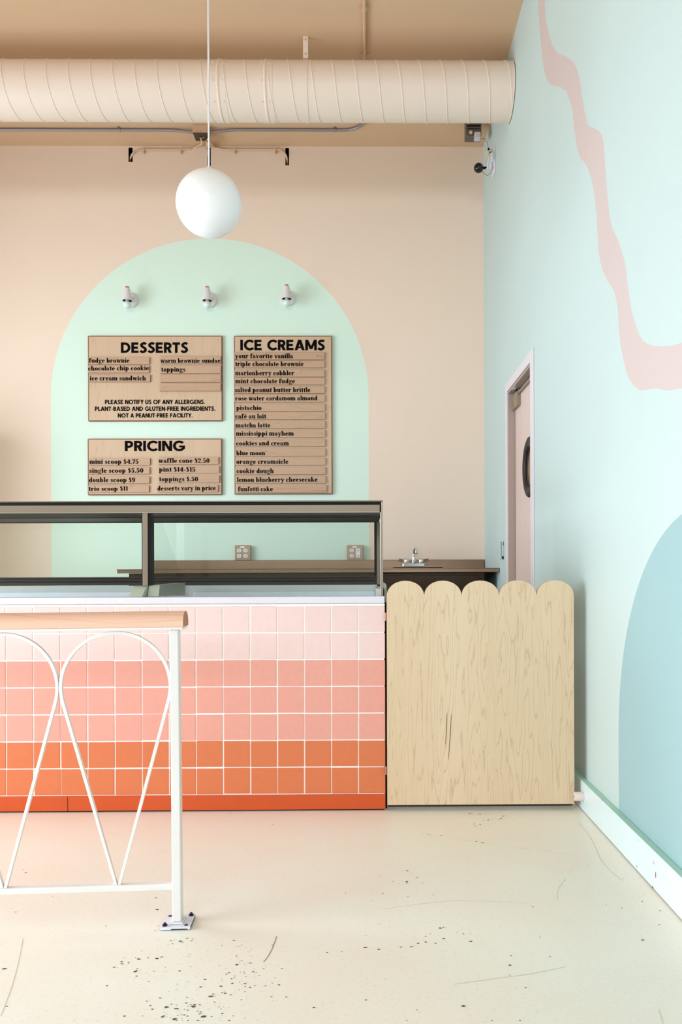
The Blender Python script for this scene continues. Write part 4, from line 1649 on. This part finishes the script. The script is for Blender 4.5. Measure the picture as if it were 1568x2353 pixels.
pw, pd = .0125, .0185
ztop_post = .8375
UL = -1.93
zl1 = rail_uz(200, 2031, -.01)[1]
zl1 = .1185
for u in (0, UL):
    bm = new()
    box(bm, u - pw, u + pw, -pd, pd, .014, ztop_post, 0, .0025)
    po = robj('post', bm, 'white_metal')
    bm = new()
    box(bm, u - .0185, u + .0185, -.0245, .0245, .009, .0138, 0, .002)
    robj('collar', bm, 'white_metal', po)
    bm = new()
    box(bm, u - .0415, u + .0415, -.0405, .0455, .0008, .0088, 0, .0015)
    bm.normal_update()
    for f in bm.faces:
        if f.normal.z < .3:
            f.material_index = 1
    pl_ = robj('base_plate', bm, ['plate', 'rust'])
    bm = new()
    box(bm, u - .0415, u + .0415, -.0415, -.0407, .0045, .0088, 0)
    box(bm, u - .0415, u - .012, -.0415, -.0407, .0022, .0045, 0)
    box(bm, u + .034, u + .0405, -.0415, -.0407, .002, .0045, 0)
    robj('worn_lip', bm, 'plate', pl_)
    for (bx, by, proud) in ((-.029, .0365, 0), (.031, .036, 1), (-.031, -.0285, 1), (.028, -.0285, 0)):
        bm = new()
        if proud:
            cyl(bm, (u + bx, by, .0089), (u + bx, by, .0125), .0072, seg=6)
            cyl(bm, (u + bx, by, .0125), (u + bx, by, .017), .0038, seg=10)
        else:
            cyl(bm, (u + bx, by, .0089), (u + bx, by, .0098), .0052, seg=14)
        robj('bolt', bm, 'bolt', pl_)
bm = new()
box(bm, UL, -pw - .0004, -.0115, .0095, .1015, .1185, 0, .0015)
robj('lower_rail', bm, 'white_metal')
bm = new()
ur = rail_uz(425.5, 1442, -.04)[0]
box(bm, UL - .06, ur - .002, -.038, .04, .8378, .8455, 0, .0015)
robj('top_bar', bm, 'white_metal')
# wooden handrail, loaf-shaped section
bm = new()
hw, zh0, zh1, zsh = .0415, .8458, .8885, .853
sec = [(-hw, zh0), (-hw, zsh)]
for k in range(1, 16):
    a = pi - pi * k / 16
    sec.append((hw * cos(a), zsh + (zh1 - zsh) * sin(a) ** .8))
sec += [(hw, zsh), (hw, zh0)]
rings = [[(u, y + .001, z) for y, z in sec] for u in (UL - .06, -1.2, -.6, -.2, ur)]
loft(bm, rings)
bm.normal_update()
for f in bm.faces:
    if abs(f.normal.x) > .9:
        f.material_index = 1
robj('handrail', bm, ['rail_wood', 'rail_end'], rl, True, 'half-round reddish wooden handrail')
# teardrop loops of flat bar
LR, BW = .1527, .0043
zc_ = rail_uz(262, 1577)[1]
zap = .1187
u1 = -pw + .0026 - LR - BW
for i in range(6):
    uc = u1 - i * (2 * LR + 2 * BW + .0006)
    if uc - LR < UL:
        break
    dd = zc_ - zap
    th = acos((LR) / dd)
    path = [(uc - BW * 1.05, zap)]
    N_ = 40
    a0, a1 = -pi / 2 - th, -pi / 2 + th - 2 * pi
    arc_ = [(uc + LR * cos(a0 + (a1 - a0) * k / N_), zc_ + LR * sin(a0 + (a1 - a0) * k / N_)) for k in range(N_ + 1)]
    path = [(uc - BW * 1.1, zap)] + arc_ + [(uc + BW * 1.1, zap)]
    bm = new()
    rings = []
    for k, p in enumerate(path):
        a = path[max(k - 1, 0)]
        b = path[min(k + 1, len(path) - 1)]
        d = Vector((b[0] - a[0], 0, b[1] - a[1])).normalized()
        nn = Vector((-d.z, 0, d.x)) * BW
        c = Vector((p[0], 0, p[1]))
        q = [c - nn, c + nn]
        if k in (0, len(path) - 1):
            q = [Vector((v.x, 0, zap)) for v in q]
        rings.append([q[0] + Vector((0, -.0065, 0)), q[1] + Vector((0, -.0065, 0)), q[1] + Vector((0, .0065, 0)), q[0] + Vector((0, .0065, 0))])
    loft(bm, rings)
    robj('teardrop_loop', bm, 'white_metal', rl, False)

bpy.context.view_layer.update()
